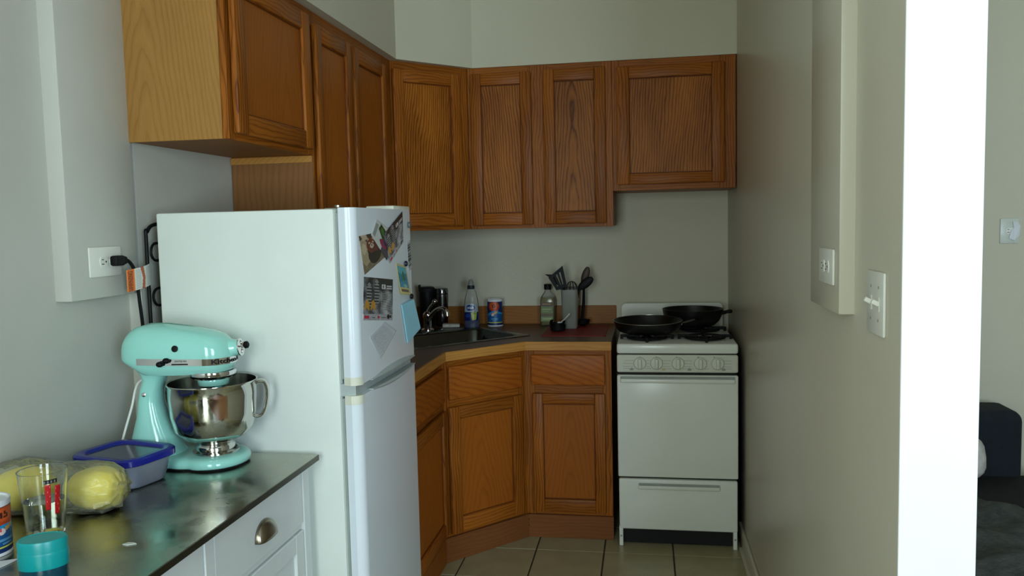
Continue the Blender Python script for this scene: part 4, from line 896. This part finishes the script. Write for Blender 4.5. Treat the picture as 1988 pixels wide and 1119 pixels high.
b = B(); b.tube([(.010 + .046 * math.cos(2 * PI * i / 24), .004 + .034 * math.sin(2 * PI * i / 24), .2045) for i in range(24)], .0014, 6, closed=True); b.obj('wire_ring', WIRE, t)
t = thing('wooden_spoon', 'dark wooden spoon, tallest of the utensils, leaning right', 'utensil', (HX, HY, ZM2))
b = B(); b.tube([(-.015, .012, .012), (.020, .020, .10), (.055, .024, .215)], [.0055, .006, .006], 8); b.obj('handle', DARKWOOD, t)
b = B(); b.ball((0, 0, 0), .019, .006, .048, 18, 12); b.move(Matrix.Translation((.078, .026, .262)) @ Matrix.Rotation(math.radians(18), 4, 'Y')); b.obj('bowl', DARKWOOD, t)
t = thing('serving_spoon', 'black serving spoon leaning right below the wooden spoon', 'utensil', (HX, HY, ZM2))
b = B(); b.tube([(-.02, -.008, .012), (.026, -.014, .14), (.047, -.014, .200)], [.006, .007, .006], 8); b.obj('handle', BLACK, t)
b = B(); b.ball((0, 0, 0), .022, .007, .047, 18, 12); b.move(Matrix.Translation((.082, -.014, .226)) @ Matrix.Rotation(math.radians(52), 4, 'Y')); b.obj('bowl', BLACK, t)
t = thing('ladle', 'black ladle handle standing behind the right side of the utensil holder', 'utensil', (HX + .058, HY + .085, ZM2))
b = B(); b.tube([(-.004, .0, .035), (.004, .006, .12), (.006, .012, .20)], [.009, .008, .006], 8); b.obj('handle', BLACK, t)
b = B(); b.lathe([(.010, .0), (.030, .012), (.036, .032), (.034, .032), (.027, .014), (0, .004)], (0, 0, 0), 20, cap1=False); b.obj('bowl', BLACK, t)
# little black scoop with a spoon in it
t = thing('measuring_cups', 'small black nested measuring cups on the red mat', 'measuring cups', (-.428, 3.955, ZM2))
b = B(); b.lathe([(.030, 0), (.036, .004), (.040, .030), (.038, .030), (.033, .006), (0, .004)], (0, 0, 0), 28, cap1=False); b.obj('cup', BLACK, t)
b = B(); b.lathe([(.020, .010), (.026, .014), (.029, .040), (.027, .040), (.022, .016), (0, .014)], (-.002, .004, 0), 24, cap1=False); b.obj('cup', BLACK, t)
b = B(); b.tube([(-.034, .0, .034), (-.030, -.010, .052), (-.022, -.012, .054)], .007, 8, flat=(.6, 1.3, (0, 0, 1))); b.tube([(.028, .004, .034), (.032, -.004, .050)], .006, 8); b.obj('cup_handle', BLACK, t)
t = thing('measuring_spoon', 'small white plastic spoon propped in the black measuring cups', 'spoon', (-.428, 3.955, ZM2))
b = B(); b.tube([(.012, -.012, .040), (.036, -.016, .058), (.062, -.018, .086)], [.005, .006, .009], 8, flat=(.5, 1.2, (0, 0, 1))); b.obj('handle', SWITCHW, t)
b = B(); b.ball((.010, -.003, .0405), .013, .010, .005, 14, 8); b.obj('bowl', SWITCHW, t)

# ------------------------------------------------------------------ outlets, switches, fridge cord
def plate(name, label, loc, rz, w_, h_, cat, m=None):
    t = thing(name, label, cat, loc, rz); B().box(-w_ / 2, w_ / 2, -.006, 0, -h_ / 2, h_ / 2, .0035, 2).obj('cover_plate', m or SWITCHW, t); return t
def receptacle(t, x):
    f = B(); pts = [(x + .0165 * math.cos(a), max(-.013, min(.013, .0175 * math.sin(a)))) for a in [2 * PI * i / 28 for i in range(28)]]
    f.loft([[Vector((px, -.0055, pz)) for px, pz in pts], [Vector((px, -.0080, pz)) for px, pz in pts]]); f = f.obj('receptacle', SWITCHW, t)
    for dx, dz, a_, c_ in ((-.006, .006, .004, .0010), (-.006, -.006, .0045, .0010), (.007, 0, .0020, .0022)): B().box(x + dx - a_, x + dx + a_, -.0084, -.0078, dz - c_, dz + c_).obj('slot', BLACKM, f, smooth=0)
# left wall: local x runs along +y, facing +x
t = plate('wall_outlet', 'white outlet plate on the left wall with a black plug in it', (XL + .0452, 1.963, 1.371), PI / 2, .130, .080, 'outlet'); receptacle(t, -.010); receptacle(t, .030)
t = plate('wall_outlet', 'white outlet plate on the right wall beside the boxed corner', (XR - .0306, 1.830, 1.341), -PI / 2, .134, .076, 'outlet'); receptacle(t, -.02); receptacle(t, .02)
t = plate('light_switch', 'white double light switch plate on the right wall near the bright wall end', (XR - .0002, 1.563, 1.287), -PI / 2, .108, .116, 'switch')
for x in (-.024, .024):
    B().box(x - .006, x + .006, -.0068, -.005, -.013, .013).obj('toggle_frame', SWITCHW, t, smooth=0)
    b = B().box(x - .0048, x + .0048, -.019, -.005, -.005, .004, .002, 2); b.move(rot_about((x, -.005, 0), 'X', math.radians(-28))); b.obj('toggle', SWITCHW, t)
    for z in (-.03, .03): B().cyl((x, -.0064, z), (x, -.0055, z), .003, n=10).obj('screw', GASKET, t)
t = plate('wall_outlet', 'white outlet plate with torn film on the far room wall above the dark sofa', (1.510, YN - .0002, 1.372), 0, .074, .106, 'outlet', mat('painted_plate', (206, 212, 200), .3)); receptacle(t, .0)
b = B(); q = [(-.004, -.030), (.016, -.040), (.036, -.020), (.038, .020), (.028, .038), (.008, .040), (.014, .012), (.004, .006)]
b.loft([[Vector((x, -.0085 - (.004 if i % 2 else 0), z)) for i, (x, z) in enumerate(q)], [Vector((x, -.0095 - (.004 if i % 2 else 0), z)) for i, (x, z) in enumerate(q)]]); b.obj('torn_film', PAPER, t, smooth=0)
t = thing('power_cord', 'black refrigerator cord plugged into the left wall, with an orange warning tag', 'cord', (0, 0, 0))
xp = XL + .0452 + .0084
b = B(); b.box(xp, xp + .024, 1.972, 2.010, 1.358, 1.386, .006, 2); b.box(xp + .004, xp + .020, 2.008, 2.026, 1.361, 1.383, .006, 2); b.obj('plug', BLACK, t)
b = B(); b.tube(spline([(xp + .012, 2.020, 1.372), (xp + .014, 2.036, 1.368), (xp + .020, 2.048, 1.345), (xp + .024, 2.052, 1.310), (xp + .026, 2.056, 1.25), (xp + .026, 2.064, 1.17), (xp + .02, 2.070, 1.05), (xp + .01, 2.088, .6), (xp + .01, 2.085, .2)], 6), .0048, 8); b.obj('cord', BLACK, t)
k = Ink(60, 44, (206, 208, 200)); k.rect(0, 0, 14, 44, (226, 126, 44)); k.rect(2, 1, 12, 43, (196, 92, 26)); k.text(3, 42, 'WARNING', (40, 26, 16), True)
k.poly([(26, 0), (34, 0), (38, 22), (36, 44), (28, 44), (31, 22)], (170, 78, 34))
for y in range(4, 42, 3): k.rect(16, y, 27, y + 1, (150, 152, 146)); k.rect(41, y, 57, y + 1, (160, 164, 160))
tg0 = Vector((xp + .032, 1.998, 0)); 
k.mesh('warning_tag', lambda u, v: (xp + .032 + .012 * math.sin(u * 3.0), 1.996 + .106 * u, 1.285 + .060 * v + .014 * u + .0 * u), t, PRINT, back=.0004)

# ------------------------------------------------------------------ sofa in the next room
SO = YN - .03
t = thing('sofa', 'dark sofa against the far wall of the next room, behind the bright wall end', 'sofa', (0, 0, 0))
b = B(); b.box(.80, 1.480, SO - .24, SO - .02, .28, .660, .045, 5); b.obj('back_cushion', NAVYCLOTH, t)
b = B(); b.box(.78, 2.35, SO - 1.30, SO - .02, .08, .26, .03, 3); b.obj('seat_base', BLACKCLOTH, t)
b = B(); b.box(.78, 2.35, SO - 1.30, SO - .18, .24, .40, .05, 4); b.obj('seat_cushion', BLACKCLOTH, t)
for x, y in ((.84, SO - 1.24), (2.29, SO - 1.24), (.84, SO - .08), (2.29, SO - .08)): B().box(x - .03, x + .03, y - .03, y + .03, 0, .09).obj('leg', BLACKM, t, smooth=0)
b = B(); b.ball((0, 0, 0), .20, .07, .10, 24, 14)
for v in b.bm.verts: v.co.x = math.copysign(abs(v.co.x / .2) ** .6 * .2, v.co.x); v.co.z = math.copysign(abs(v.co.z / .10) ** .6 * .10, v.co.z)
o = b.obj('throw_pillow', PILLOW, None, smooth=60); o.location = (1.095, SO - .34, .505); o.rotation_euler = (-.25, 0, 0); tag(o, 'pale throw pillow on the dark sofa, mostly hidden by the wall end', 'pillow')
b = B(); nx, ny = 30, 34; rows = []
R = random.Random(9)
for j in range(ny + 1):
    row = []
    for i in range(nx + 1):
        x = .785 + 1.10 * i / nx; yb_ = SO - .46 - .95 * max(0, x - 1.02); q = j / ny
        y = (SO - 1.40) + (yb_ - (SO - 1.40)) * q
        z = .418 + .012 * math.sin(x * 21 + y * 9) + .010 * math.sin(y * 33 - x * 12) + R.uniform(-.003, .003)
        if y < SO - 1.31: z = .405 - (SO - 1.31 - y) * 3.6; y = SO - 1.322 - .008 * math.sin(x * 30)
        row.append(Vector((x, y, z)))
    rows.append(row)
b.loft(rows, False, False, closed=False); o = b.obj('blanket', GREYCLOTH, None, smooth=60); md = o.modifiers.new('thickness', 'SOLIDIFY'); md.thickness = .008; md.offset = -1
tag(o, 'rumpled grey blanket spread over the front of the dark sofa seat', 'blanket')
